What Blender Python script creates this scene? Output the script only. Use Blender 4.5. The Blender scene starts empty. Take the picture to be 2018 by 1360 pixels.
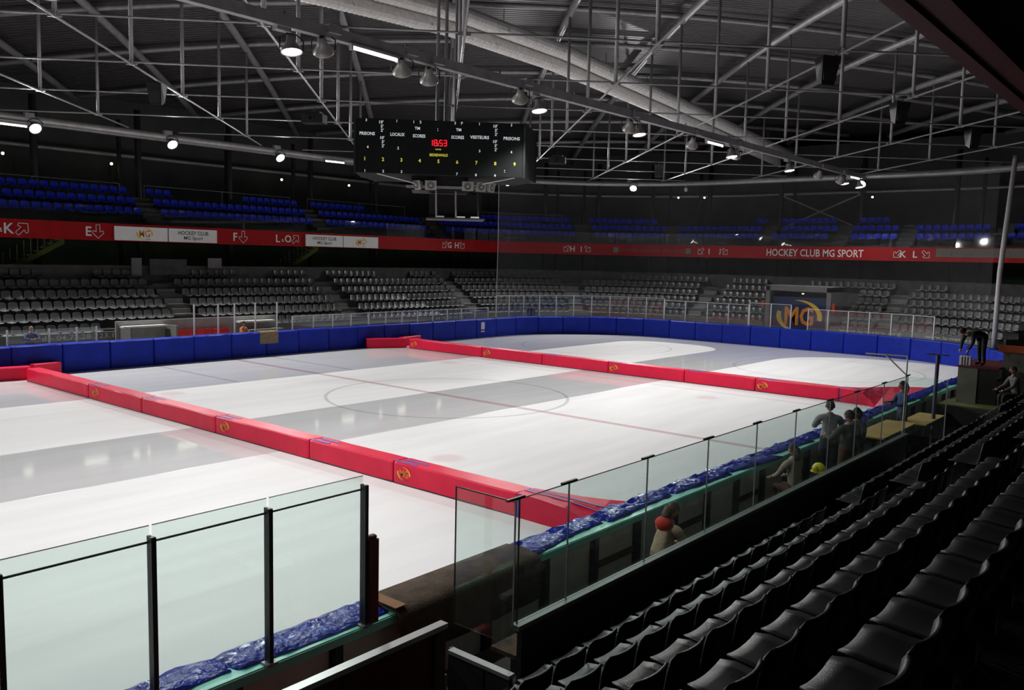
import bpy, bmesh, math, random
from mathutils import Vector, Matrix
random.seed(7)
SC = bpy.context.scene
COL = SC.collection
PI = math.pi

# ------------------------------------------------------------------ camera, world, exposure
cam_d = bpy.data.cameras.new('camera'); cam = bpy.data.objects.new('camera', cam_d); COL.objects.link(cam)
yaw, pitch, roll = 0.6973, -0.1019, 0.0235
fw = Vector((math.cos(yaw)*math.cos(pitch), math.sin(yaw)*math.cos(pitch), math.sin(pitch)))
rt = Vector((math.sin(yaw), -math.cos(yaw), 0)); up = rt.cross(fw)
r2 = math.cos(roll)*rt + math.sin(roll)*up; u2 = -math.sin(roll)*rt + math.cos(roll)*up
m = Matrix((r2, u2, -fw)).transposed().to_4x4(); m.translation = (-22.648, -22.0572, 5.1925)
cam.matrix_world = m
cam_d.sensor_width = 36; cam_d.sensor_fit = 'HORIZONTAL'; cam_d.lens = 1670.04/2018*36
cam_d.clip_end = 400; cam_d.clip_start = 0.05
SC.camera = cam
w = bpy.data.worlds.new('world'); SC.world = w; w.use_nodes = True
w.node_tree.nodes['Background'].inputs[0].default_value = (0.55, 0.6, 0.7, 1)
w.node_tree.nodes['Background'].inputs[1].default_value = 0.0
vs = SC.view_settings
vs.view_transform = 'Standard'; vs.look = 'None'; vs.gamma = 1; vs.exposure = 0.0; vs.use_curve_mapping = False
SC.cycles.use_denoising = True
SC.cycles.max_bounces = 6; SC.cycles.transparent_max_bounces = 16
SC.cycles.sample_clamp_indirect = 6
LAMP_W = 1450.0          # radiant power of one arena lamp

# ------------------------------------------------------------------ materials
MATS = {}
def N(nt, t, **k):
    n = nt.nodes.new(t)
    for a, b in k.items(): setattr(n, a, b)
    return n
def mat(name, col, rough=0.5, metal=0.0, vary=0.12, scale=3.0, bump=0.0, bscale=20.0, spec=0.5, emit=None, estr=0.0, coat=0.0):
    if name in MATS: return MATS[name]
    M = bpy.data.materials.new(name); M.use_nodes = True; nt = M.node_tree
    b = nt.nodes['Principled BSDF']
    b.inputs['Roughness'].default_value = rough; b.inputs['Metallic'].default_value = metal
    b.inputs['Specular IOR Level'].default_value = spec
    if coat: b.inputs['Coat Weight'].default_value = coat; b.inputs['Coat Roughness'].default_value = 0.1
    tc = N(nt, 'ShaderNodeTexCoord')
    if vary > 0:
        no = N(nt, 'ShaderNodeTexNoise'); no.inputs['Scale'].default_value = scale; no.inputs['Detail'].default_value = 4
        nt.links.new(tc.outputs['Object'], no.inputs['Vector'])
        rp = N(nt, 'ShaderNodeValToRGB')
        rp.color_ramp.elements[0].position = 0.3; rp.color_ramp.elements[1].position = 0.7
        rp.color_ramp.elements[0].color = tuple(c*(1-vary) for c in col)+(1,)
        rp.color_ramp.elements[1].color = tuple(min(1, c*(1+vary)) for c in col)+(1,)
        nt.links.new(no.outputs['Fac'], rp.inputs['Fac']); nt.links.new(rp.outputs['Color'], b.inputs['Base Color'])
    else:
        b.inputs['Base Color'].default_value = tuple(col)+(1,)
    if bump > 0:
        n2 = N(nt, 'ShaderNodeTexNoise'); n2.inputs['Scale'].default_value = bscale; n2.inputs['Detail'].default_value = 3
        bp = N(nt, 'ShaderNodeBump'); bp.inputs['Strength'].default_value = bump; bp.inputs['Distance'].default_value = 0.05
        nt.links.new(tc.outputs['Object'], n2.inputs['Vector']); nt.links.new(n2.outputs['Fac'], bp.inputs['Height'])
        nt.links.new(bp.outputs['Normal'], b.inputs['Normal'])
    if emit:
        b.inputs['Emission Color'].default_value = tuple(emit)+(1,); b.inputs['Emission Strength'].default_value = estr
    MATS[name] = M
    return M
def glassmat(name, tint, refl=0.04, haze=0.0):
    M = bpy.data.materials.new(name); M.use_nodes = True; nt = M.node_tree; nt.nodes.clear()
    out = N(nt, 'ShaderNodeOutputMaterial'); tr = N(nt, 'ShaderNodeBsdfTransparent'); tr.inputs[0].default_value = tuple(tint)+(1,)
    gl = N(nt, 'ShaderNodeBsdfGlossy'); gl.inputs['Roughness'].default_value = 0.02
    lw = N(nt, 'ShaderNodeLayerWeight'); lw.inputs[0].default_value = 0.25
    mu = N(nt, 'ShaderNodeMath', operation='MULTIPLY_ADD'); mu.inputs[1].default_value = 0.25; mu.inputs[2].default_value = refl
    nt.links.new(lw.outputs['Facing'], mu.inputs[0])
    mx = N(nt, 'ShaderNodeMixShader'); nt.links.new(mu.outputs[0], mx.inputs[0]); nt.links.new(tr.outputs[0], mx.inputs[1]); nt.links.new(gl.outputs[0], mx.inputs[2])
    last = mx
    if haze:
        df = N(nt, 'ShaderNodeBsdfDiffuse'); df.inputs[0].default_value = (.8, .85, .83, 1)
        m2 = N(nt, 'ShaderNodeMixShader'); m2.inputs[0].default_value = haze
        nt.links.new(mx.outputs[0], m2.inputs[1]); nt.links.new(df.outputs[0], m2.inputs[2]); last = m2
    nt.links.new(last.outputs[0], out.inputs[0]); MATS[name] = M
    return M
M_glass = glassmat('rink_glass', (.90, .965, .945), 0.02, 0.02)
M_glassf = glassmat('far_glass', (.94, .97, .96), 0.02, 0.03)
def netmat():
    M = bpy.data.materials.new('fine_netting'); M.use_nodes = True; nt = M.node_tree; nt.nodes.clear()
    out = N(nt, 'ShaderNodeOutputMaterial'); tr = N(nt, 'ShaderNodeBsdfTransparent'); df = N(nt, 'ShaderNodeBsdfDiffuse'); df.inputs[0].default_value = (.42, .43, .46, 1)
    mx = N(nt, 'ShaderNodeMixShader'); mx.inputs[0].default_value = 0.05
    nt.links.new(tr.outputs[0], mx.inputs[1]); nt.links.new(df.outputs[0], mx.inputs[2]); nt.links.new(mx.outputs[0], out.inputs[0]); MATS['net'] = M
    return M
M_net = netmat()
M_black = mat('black_plastic', (.020, .020, .021), .38, vary=.15)
M_seat = mat('seat_black', (.0105, .0105, .0105), .36, vary=.1, scale=8, bump=.15, bscale=150)
M_seatf = mat('seat_grey', (.075, .075, .077), .38, vary=.15)
M_seatb = mat('seat_blue', (.012, .035, .62), .45, spec=.25, vary=.2)
M_conc = mat('concrete', (.07, .07, .068), .85, vary=.25, scale=2, bump=.2)
M_concn = mat('concrete_dark', (.045, .045, .043), .85, vary=.25, scale=2, bump=.2)
M_conl = mat('pale_concrete', (.17, .17, .165), .8, vary=.15, scale=2)
M_wall = mat('dark_wall', (.06, .066, .062), .8, vary=.2, scale=.8)
M_green = mat('dark_green_wall', (.06, .10, .05), .8, vary=.2, scale=.8)
M_steel = mat('grey_steel', (.33, .33, .335), .45, .3, vary=.15)
M_steell = mat('galvanised_steel', (.42, .42, .40), .4, .4, vary=.15)
M_dsteel = mat('dark_steel', (.05, .05, .052), .45, .3, vary=.15)
M_white = mat('white_paint', (.75, .75, .73), .4, vary=.05)
M_post = mat('post_grey_white', (.60, .61, .62), .35, .2, vary=.05)
M_alu = mat('aluminium', (.5, .5, .49), .35, .5, vary=.08)
M_duct = mat('ribbed_duct', (.82, .81, .78), .5, .1, vary=.1, scale=5)
M_blue = mat('blue_vinyl', (.004, .022, .34), .5, spec=.2, vary=.18, scale=1.5, bump=.5, bscale=3.0)
M_bluew = mat('blue_wrapped_vinyl', (.006, .024, .33), .2, spec=.35, vary=.3, scale=5, bump=.9, bscale=14.0)
M_red = mat('crimson_vinyl', (.78, .010, .06), .42, spec=.3, vary=.08, scale=1.5, bump=.12, bscale=4.0)
M_strap = mat('blue_strap', (.10, .10, .42), .5, vary=.1)
M_fascia = mat('red_fascia', (.34, .008, .010), .6, vary=.1, spec=.12)
M_ledge = mat('green_ledge', (.28, .78, .64), .35, vary=.1)
M_panel = mat('board_panel', (.65, .65, .58), .45, vary=.1)
M_brown = mat('brown_carpet', (.085, .058, .036), .95, vary=.35, scale=6, bump=.6, bscale=60)
M_cloth = mat('tan_carpet', (.20, .15, .09), .95, vary=.2, scale=8, bump=.5)
M_dred = mat('dark_red_paint', (.12, .010, .010), .5, vary=.15)
M_signw = mat('white_sign', (.8, .8, .78), .5, vary=.04)
M_letd = mat('dark_lettering', (.06, .06, .06), .6, vary=0)
M_letw = mat('white_lettering', (.72, .68, .64), .6, vary=0)
M_letg = mat('faded_lettering', (.10, .085, .07), .6, vary=0)
M_letgr = mat('grey_lettering', (.6, .61, .6), .6, vary=0)
M_emb = mat('green_emblem', (.10, .17, .13), .6, vary=.1)
M_org = mat('logo_orange', (.72, .25, .01), .5, vary=.05)
M_yel = mat('logo_yellow', (.85, .55, .04), .5, vary=.08)
M_nav = mat('navy_cloth', (.012, .028, .11), .7, vary=.15)
M_sbw = mat('score_white', (.55, .57, .58), .5, vary=0, emit=(.8, .85, .9), estr=.5)
M_sby = mat('score_yellow', (.6, .55, .05), .5, vary=0, emit=(.9, .75, .08), estr=.5)
M_led = mat('red_led', (.5, .0, .02), .5, vary=0, emit=(1, .01, .02), estr=1.4)
M_sb = mat('scoreboard_black', (.012, .015, .014), .7, spec=.15, vary=.1)
M_lens = mat('lamp_lens', (.9, .9, .9), .4, vary=0, emit=(.97, .96, 1), estr=14)
M_tube = mat('lit_tube', (.9, .9, .9), .4, vary=0, emit=(1, .93, .9), estr=5)
M_bulb = mat('small_bulb', (.9, .9, .8), .4, vary=0, emit=(1, .85, .5), estr=6)
M_horn = mat('horn_grey', (.33, .34, .31), .5, vary=.1)
M_refl = mat('lamp_housing', (.35, .34, .32), .35, .3, vary=.1)
M_seatr = mat('seat_red', (.5, .02, .015), .45, vary=.1)
M_ply = mat('yellow_plywood', (.55, .36, .11), .6, vary=.15, scale=4)
M_gfloor = mat('green_matting', (.09, .11, .018), .8, vary=.2)
M_ball = mat('yellow_plastic', (.85, .75, .02), .4, vary=.1)
M_orange = mat('orange_panel', (.45, .08, .02), .5, vary=.15)
M_gpanel = mat('greygreen_panel', (.15, .155, .125), .7, vary=.15)
M_underside = mat('balcony_underside', (.07, .05, .035), .8, vary=.15)

# roof deck: dark profiled metal sheet
def deckmat():
    M = bpy.data.materials.new('profiled_deck'); M.use_nodes = True; nt = M.node_tree; b = nt.nodes['Principled BSDF']
    b.inputs['Base Color'].default_value = (.10, .096, .095, 1); b.inputs['Roughness'].default_value = .38; b.inputs['Metallic'].default_value = .2
    tc = N(nt, 'ShaderNodeTexCoord'); mp = N(nt, 'ShaderNodeMapping'); mp.inputs['Rotation'].default_value = (0, 0, -PI/4)
    wv = N(nt, 'ShaderNodeTexWave', wave_type='BANDS', bands_direction='X'); wv.inputs['Scale'].default_value = 1.1
    bp = N(nt, 'ShaderNodeBump'); bp.inputs['Strength'].default_value = .8; bp.inputs['Distance'].default_value = .06
    nt.links.new(tc.outputs['Object'], mp.inputs[0]); nt.links.new(mp.outputs[0], wv.inputs[0]); nt.links.new(wv.outputs['Fac'], bp.inputs['Height']); nt.links.new(bp.outputs[0], b.inputs['Normal'])
    return M
M_deck = deckmat()

# ice: snowy white passes and wetter, glossier resurfaced passes, with the painted lines under it
def icemat():
    M = bpy.data.materials.new('ice'); M.use_nodes = True; nt = M.node_tree; b = nt.nodes['Principled BSDF']
    tc = N(nt, 'ShaderNodeTexCoord'); sp = N(nt, 'ShaderNodeSeparateXYZ'); nt.links.new(tc.outputs['Object'], sp.inputs[0])
    X, Y = sp.outputs['X'], sp.outputs['Y']
    def op(o, a, b_=None, c=None):
        n = N(nt, 'ShaderNodeMath', operation=o)
        for i, v in enumerate((a, b_, c)):
            if v is None: continue
            if isinstance(v, (int, float)): n.inputs[i].default_value = v
            else: nt.links.new(v, n.inputs[i])
        return n.outputs[0]
    def smooth(v, lo, hi):       # 1 below lo, 0 above hi
        n = N(nt, 'ShaderNodeMapRange', interpolation_type='SMOOTHSTEP'); nt.links.new(v, n.inputs[0])
        n.inputs[1].default_value = lo; n.inputs[2].default_value = hi; n.inputs[3].default_value = 1; n.inputs[4].default_value = 0
        return n.outputs[0]
    nz = N(nt, 'ShaderNodeTexNoise'); nz.inputs['Scale'].default_value = .25; nz.inputs['Detail'].default_value = 3
    nt.links.new(tc.outputs['Object'], nz.inputs[0])
    wob = op('MULTIPLY', op('SUBTRACT', nz.outputs['Fac'], .5), .25)
    Yw = op('ADD', Y, wob)
    def rbox(cx, cy, hx, hy, r):
        qx = op('SUBTRACT', op('ABSOLUTE', op('SUBTRACT', X, cx)), hx-r); qy = op('SUBTRACT', op('ABSOLUTE', op('SUBTRACT', Yw, cy)), hy-r)
        l = op('SQRT', op('ADD', op('POWER', op('MAXIMUM', qx, 0), 2), op('POWER', op('MAXIMUM', qy, 0), 2)))
        return op('SUBTRACT', op('ADD', l, op('MINIMUM', op('MAXIMUM', qx, qy), 0)), r)
    w1 = rbox(-17.1, 4.4, 42.9, 3.4, 2.6)        # snowy pass on the far half
    w2 = rbox(-16.5, -13.3, 43.5, 9.9, 5.0)       # broad snowy half nearest the benches
    white = smooth(op('MINIMUM', w1, w2), -.06, .06)
    c1 = N(nt, 'ShaderNodeMix', data_type='RGBA'); c1.inputs[6].default_value = (.73, .735, .75, 1); c1.inputs[7].default_value = (.82, .82, .82, 1)
    nt.links.new(white, c1.inputs[0]); col = c1.outputs[2]
    def paint(mask, rgb, k):
        nonlocal col
        mx = N(nt, 'ShaderNodeMix', data_type='RGBA'); nt.links.new(op('MULTIPLY', mask, k), mx.inputs[0]); nt.links.new(col, mx.inputs[6]); mx.inputs[7].default_value = rgb+(1,); col = mx.outputs[2]
    def vline(x0, hw): return smooth(op('ABSOLUTE', op('SUBTRACT', X, x0)), hw*.6, hw*1.3)
    rad = op('SQRT', op('ADD', op('POWER', X, 2), op('POWER', Y, 2)))
    paint(vline(0, .15), (.42, .12, .15), .5)
    paint(smooth(op('ABSOLUTE', op('SUBTRACT', rad, 4.5)), .03, .09), (.25, .26, .30), .45)
    for x0 in (-8.67, 8.67): paint(vline(x0, .08), (.3, .3, .36), .35)
    far = op('GREATER_THAN', Y, 7.9)
    for x0 in (-3.9, 1.95): paint(op('MULTIPLY', vline(x0, .08), far), (.18, .18, .2), .4)
    for sx in (-1, 1):
        for sy in (-1, 1):
            rr = op('SQRT', op('ADD', op('POWER', op('SUBTRACT', X, 7.17*sx), 2), op('POWER', op('SUBTRACT', Y, 7.*sy), 2)))
            paint(smooth(rr, .25, .6), (.6, .25, .28), .28)
    for sy in (-1, 1):
        rr = op('SQRT', op('ADD', op('POWER', op('SUBTRACT', X, 20.0), 2), op('POWER', op('SUBTRACT', Y, 7.*sy), 2)))
        paint(smooth(op('ABSOLUTE', op('SUBTRACT', rr, 4.5)), .03, .1), (.25, .26, .3), .3)
    # scratches and snow mottling
    mp = N(nt, 'ShaderNodeMapping'); mp.inputs['Scale'].default_value = (.12, .9, 1); nt.links.new(tc.outputs['Object'], mp.inputs[0])
    n3 = N(nt, 'ShaderNodeTexNoise'); n3.inputs['Scale'].default_value = 1.6; n3.inputs['Detail'].default_value = 6; nt.links.new(mp.outputs[0], n3.inputs[0])
    mr = N(nt, 'ShaderNodeMapRange'); nt.links.new(n3.outputs['Fac'], mr.inputs[0]); mr.inputs[1].default_value = .3; mr.inputs[2].default_value = .7; mr.inputs[3].default_value = .94; mr.inputs[4].default_value = 1.03
    mv = N(nt, 'ShaderNodeMix', data_type='RGBA', blend_type='MULTIPLY'); mv.inputs[0].default_value = 1
    nt.links.new(col, mv.inputs[6]); nt.links.new(mr.outputs[0], mv.inputs[7])
    nt.links.new(mv.outputs[2], b.inputs['Base Color'])
    rg = N(nt, 'ShaderNodeMapRange'); nt.links.new(white, rg.inputs[0]); rg.inputs[3].default_value = .07; rg.inputs[4].default_value = .6
    nt.links.new(rg.outputs[0], b.inputs['Roughness'])
    sg = N(nt, 'ShaderNodeMapRange'); nt.links.new(white, sg.inputs[0]); sg.inputs[3].default_value = .5; sg.inputs[4].default_value = .12
    nt.links.new(sg.outputs[0], b.inputs['Specular IOR Level'])
    b.inputs['IOR'].default_value = 1.31
    n4 = N(nt, 'ShaderNodeTexNoise'); n4.inputs['Scale'].default_value = 2.2; n4.inputs['Detail'].default_value = 2; nt.links.new(tc.outputs['Object'], n4.inputs[0])
    bp = N(nt, 'ShaderNodeBump'); bp.inputs['Strength'].default_value = .05; bp.inputs['Distance'].default_value = .02
    nt.links.new(n4.outputs['Fac'], bp.inputs['Height']); nt.links.new(bp.outputs[0], b.inputs['Normal'])
    return M
M_ice = icemat()

# ------------------------------------------------------------------ mesh helpers
class MB:
    def __init__(s, off=(0, 0, 0)): s.v = []; s.f = []; s.o = Vector(off)
    def add(s, vs_, fs):
        b = len(s.v); s.v += [Vector(p)-s.o for p in vs_]; s.f += [tuple(b+i for i in f) for f in fs]; return s
    def box(s, c, size, ax=None):
        c = Vector(c); hx, hy, hz = size[0]/2, size[1]/2, size[2]/2
        A = ax or (Vector((1, 0, 0)), Vector((0, 1, 0)), Vector((0, 0, 1)))
        vs_ = [c+A[0]*(i*hx)+A[1]*(j*hy)+A[2]*(k*hz) for k in (-1, 1) for j in (-1, 1) for i in (-1, 1)]
        return s.add(vs_, [(0, 2, 3, 1), (4, 5, 7, 6), (0, 1, 5, 4), (2, 6, 7, 3), (0, 4, 6, 2), (1, 3, 7, 5)])
    def tube(s, pts, r, n=8, cap=True):
        pts = [Vector(p) for p in pts]; rs = r if isinstance(r, (list, tuple)) else [r]*len(pts)
        vs_ = []; prev = None
        for i, p in enumerate(pts):
            d = (pts[min(i+1, len(pts)-1)]-pts[max(i-1, 0)]).normalized()
            if prev is None:
                a = d.cross(Vector((0, 0, 1)))
                if a.length < 1e-3: a = Vector((1, 0, 0))
            else: a = prev-d*prev.dot(d)
            a.normalize(); prev = a; b = d.cross(a)
            vs_ += [p+(a*math.cos(2*PI*k/n)+b*math.sin(2*PI*k/n))*rs[i] for k in range(n)]
        fs = [(i*n+k, i*n+(k+1) % n, (i+1)*n+(k+1) % n, (i+1)*n+k) for i in range(len(pts)-1) for k in range(n)]
        if cap: fs += [tuple(range(n))[::-1], tuple((len(pts)-1)*n+k for k in range(n))]
        return s.add(vs_, fs)
    def lathe(s, prof, c=(0, 0, 0), ax=Vector((0, 0, 1)), n=16):
        ax = Vector(ax).normalized(); a = ax.orthogonal().normalized(); b = ax.cross(a); c = Vector(c)
        vs_ = [c+ax*z+(a*math.cos(2*PI*k/n)+b*math.sin(2*PI*k/n))*r for r, z in prof for k in range(n)]
        fs = [(i*n+k, i*n+(k+1) % n, (i+1)*n+(k+1) % n, (i+1)*n+k) for i in range(len(prof)-1) for k in range(n)]
        return s.add(vs_, fs)
    def sphere(s, c, r, n=12, m=8):
        r = r if isinstance(r, (list, tuple)) else (r, r, r); c = Vector(c)
        vs_ = [c+Vector((r[0]*math.sin(PI*j/m)*math.cos(2*PI*k/n), r[1]*math.sin(PI*j/m)*math.sin(2*PI*k/n), r[2]*math.cos(PI*j/m))) for j in range(m+1) for k in range(n)]
        return s.add(vs_, [(j*n+k, (j+1)*n+k, (j+1)*n+(k+1) % n, j*n+(k+1) % n) for j in range(m) for k in range(n)])
    def sweep(s, frames, closed=True, caps=True):       # frames: list of cross-section point lists
        n = len(frames[0]); vs_ = [p for f in frames for p in f]
        rng = range(n) if closed else range(n-1)
        fs = [(i*n+k, i*n+(k+1) % n, (i+1)*n+(k+1) % n, (i+1)*n+k) for i in range(len(frames)-1) for k in rng]
        if caps and closed: fs += [tuple(range(n))[::-1], tuple((len(frames)-1)*n+k for k in range(n))]
        return s.add(vs_, fs)
    def poly(s, pts, n, th):       # flat polygon with thickness along n
        pts = [Vector(p) for p in pts]; n = Vector(n)*th; k = len(pts)
        return s.add(pts+[p-n for p in pts], [tuple(range(k)), tuple(range(2*k-1, k-1, -1))]+[(i, k+i, k+(i+1) % k, (i+1) % k) for i in range(k)])
    def mesh(s, name):
        me = bpy.data.meshes.new(name); me.from_pydata([tuple(p) for p in s.v], [], s.f); me.update()
        bm = bmesh.new(); bm.from_mesh(me); bmesh.ops.recalc_face_normals(bm, faces=bm.faces); bm.to_mesh(me); bm.free()
        return me
def link(name, me, mt=None, parent=None, loc=None):
    o = bpy.data.objects.new(name, me); COL.objects.link(o)
    if mt and me and not me.materials: me.materials.append(mt)
    if parent: o.parent = parent
    if loc is not None: o.location = loc
    return o
def obj(name, mb, mt, parent=None, loc=None, smooth=False):
    me = mb.mesh(name)
    if smooth: me.shade_smooth()
    return link(name, me, mt, parent, loc)
def tag(o, label=None, cat=None, group=None, kind=None):
    if label: o['label'] = label
    if cat: o['category'] = cat
    if group: o['group'] = group
    if kind: o['kind'] = kind
    return o
def thing(name, label, cat, loc=(0, 0, 0), group=None, rotz=0):
    o = bpy.data.objects.new(name, None); COL.objects.link(o); o.location = loc; o.rotation_euler = (0, 0, rotz); o.empty_display_size = .1
    return tag(o, label, cat, group)
def struct(name, mb, mt, label=None, parent=None, smooth=False):
    o = obj(name, mb, mt, parent, smooth=smooth)
    if not parent: tag(o, label, None, None, 'structure')
    return o
ORD = 'first second third fourth fifth sixth seventh eighth ninth tenth eleventh twelfth thirteenth fourteenth fifteenth sixteenth seventeenth eighteenth nineteenth'.split()
TENS = {2: 'twenty', 3: 'thirty', 4: 'forty', 5: 'fifty'}
def ordw(n):
    if n < 20: return ORD[n-1]
    t, u_ = divmod(n, 10)
    return (TENS[t][:-1]+'ieth') if u_ == 0 else TENS[t]+'-'+ORD[u_-1]
# text as mesh: font curve evaluated, mapped onto a plane
def text_data(txt, bold=0.0):
    cu = bpy.data.curves.new('lettering', 'FONT'); cu.body = txt; cu.align_x = 'CENTER'; cu.align_y = 'CENTER'; cu.resolution_u = 2; cu.offset = bold
    o = bpy.data.objects.new('lettering', cu); COL.objects.link(o)
    dg = bpy.context.evaluated_depsgraph_get(); me = bpy.data.meshes.new_from_object(o.evaluated_get(dg))
    bpy.data.objects.remove(o); bpy.data.curves.remove(cu)
    v = [tuple(x.co) for x in me.vertices]; f = [tuple(p.vertices) for p in me.polygons]; bpy.data.meshes.remove(me)
    return v, f
_tc = {}
def text(mb, txt, c, right, upv, h=None, wd=None, bold=.01, lift=.012):
    """add lettering to mb centred at c; h letter height, wd total width"""
    key = (txt, bold)
    if key not in _tc: _tc[key] = text_data(txt, bold)
    v, f = _tc[key]
    x0, x1 = min(p[0] for p in v), max(p[0] for p in v); y0, y1 = min(p[1] for p in v), max(p[1] for p in v)
    sy = (h/(y1-y0)) if h else wd/(x1-x0)
    sx = (wd/(x1-x0)) if wd else sy
    if not h: sy = sx
    right = Vector(right).normalized(); upv = Vector(upv).normalized(); n = right.cross(upv)
    c = Vector(c)+n*lift
    return mb.add([c+right*((p[0]-(x0+x1)/2)*sx)+upv*((p[1]-(y0+y1)/2)*sy) for p in v], f)
def curve_map(mb, fn, v, f): return mb.add([fn(p) for p in v], f)
def strip(mb, pts2, wd, c, right, upv, lift=.012, closed=False):
    """stroke a 2d polyline as a flat strip on a plane"""
    right = Vector(right).normalized(); upv = Vector(upv).normalized(); c = Vector(c)+right.cross(upv)*lift
    P2 = [Vector((p[0], p[1])) for p in pts2]; n = len(P2)
    for i in range(n if closed else n-1):
        a, b = P2[i], P2[(i+1) % n]; d = (b-a).normalized(); q = Vector((-d.y, d.x))*wd/2; a2 = a-d*wd/2; b2 = b+d*wd/2
        mb.add([c+right*p.x+upv*p.y for p in (a2-q, b2-q, b2+q, a2+q)], [(0, 1, 2, 3)])
def arrow(mb, c, right, upv, size, ang, wd=.035, lift=.012):
    pts = [(-.14, -.5), (.14, -.5), (.14, .02), (.36, -.06), (.42, .1), (0, .5), (-.42, .1), (-.36, -.06), (-.14, .02)]
    ca, sa = math.cos(ang), math.sin(ang)
    pts = [((x*ca-y*sa)*size, (x*sa+y*ca)*size) for x, y in pts]
    strip(mb, pts, wd, c, right, upv, lift, True)
def swoosh(mb, c, right, upv, pts_o, pts_i, sc, lift):
    right = Vector(right).normalized(); upv = Vector(upv).normalized(); c = Vector(c)+right.cross(upv)*lift
    k = len(pts_o)
    vs_ = [c+right*(x*sc)+upv*(y*sc) for x, y in pts_o]+[c+right*(x*sc)+upv*(y*sc) for x, y in pts_i]
    mb.add(vs_, [(i, i+1, k+i+1, k+i) for i in range(k-1)])
def logo(parent, c, right, upv, wd, off=(0, 0, 0), lift=.012, small=True):
    """orange MG letters between two yellow swooshes"""
    lo = MB(off); text(lo, 'MG', Vector(c), right, upv, h=wd*.42, wd=wd*.66, bold=.03 if wd > 1.2 else .015, lift=lift)
    obj('logo_letters', lo, M_org, parent)
    sw = MB(off)
    def arc(a0, a1, rx, ry, n=10): return [(rx*math.cos(a0+(a1-a0)*i/n), ry*math.sin(a0+(a1-a0)*i/n)) for i in range(n+1)]
    n = 12
    for a0, a1 in ((1.75, -.25), (PI+1.55, PI-.3)):
        o_, i_ = [], []
        for i in range(n+1):
            t = i/n; a = a0+(a1-a0)*t; th = .11*math.sin(PI*min(1, t*.62+.02))
            o_.append((.52*math.cos(a), .36*math.sin(a))); i_.append(((.52-th)*math.cos(a), (.36-th*.8)*math.sin(a)))
        swoosh(sw, c, right, upv, o_, i_, wd, lift+.004)
    obj('logo_swoosh', sw, M_yel, parent)
    if small:
        t = MB(off); text(t, 'SPORT', Vector(c)+Vector(right).normalized()*wd*.22-Vector(upv).normalized()*wd*.33, right, upv, wd=wd*.34, bold=.01, lift=lift)
        obj('logo_caption', t, M_letd, parent)

# ------------------------------------------------------------------ the bowl: a path along the boards, with outward offset d
HX, HY, RC = 28.9, 15.0, 8.5
L1 = 60+HX-RC; LA = RC*PI/2; L2 = 2*(HY-RC)
def path(s, d=0.0):
    if s < L1: p, n = (s-60, HY), (0, 1)
    elif s < L1+LA:
        t = (s-L1)/RC; n = (math.sin(t), math.cos(t)); p = (HX-RC+RC*n[0], HY-RC+RC*n[1])
    elif s < L1+LA+L2: p, n = (HX, HY-RC-(s-L1-LA)), (1, 0)
    elif s < L1+2*LA+L2:
        t = (s-L1-LA-L2)/RC; n = (math.cos(t), -math.sin(t)); p = (HX-RC+RC*n[0], -HY+RC+RC*n[1])
    else: p, n = (HX-RC-(s-L1-2*LA-L2), -HY), (0, -1)
    t = (n[1], -n[0])
    return Vector((p[0]+n[0]*d, p[1]+n[1]*d, 0)), Vector((n[0], n[1], 0)), Vector((t[0], t[1], 0))
def samples(s0, s1, step_arc=.7, step=6.0):
    out = [s0]; s = s0
    while s < s1-1e-6:
        arc = (L1-.01 <= s < L1+LA-.01) or (L1+LA+L2-.01 <= s < L1+2*LA+L2-.01)
        nxt = s+(step_arc if arc else step)
        for b in (L1, L1+LA, L1+LA+L2, L1+2*LA+L2):
            if s < b-1e-6 < nxt: nxt = b
        s = min(nxt, s1); out.append(s)
    return out
def ring(mb, s0, s1, sec, **k):        # sec: list of (d,z)
    return mb.sweep([[path(s, d)[0]+Vector((0, 0, z)) for d, z in sec] for s in samples(s0, s1, **k)])
def rect(d0, d1, z0, z1): return [(d0, z0), (d1, z0), (d1, z1), (d0, z1)]
def ringtube(mb, s0, s1, d, z, r, n=8): return mb.tube([path(s, d)[0]+Vector((0, 0, z)) for s in samples(s0, s1)], r, n)
S0, S1 = 14.0, 119.0       # extent of the far side and end that is built

# ------------------------------------------------------------------ setting: ice, floors, stands, walls, roof
g = MB(); pts = [path(s, .04)[0] for s in samples(L1, L1+2*LA+L2, .5, 20)]; pts = [Vector((-46, 15.04, 0))]+pts+[Vector((-46, -15.04, 0))]
g.add(pts, [tuple(range(len(pts)))]); ice = struct('floor', g, M_ice, 'white ice sheet with snowy and wet grey passes and faint lines')
g = MB(); g.box((0, 0, -.12), (110, 70, .2)); struct('floor_slab', g, M_conc, 'bare concrete floor around the rink')

# dasher boards behind the pads (far side and end)
g = MB(); ring(g, S0, L1+2*LA+L2, rect(0, .14, 0, 1.2)); struct('trim_1', g, M_panel, 'white dasher boards behind the blue pads of the far side and end')
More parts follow.
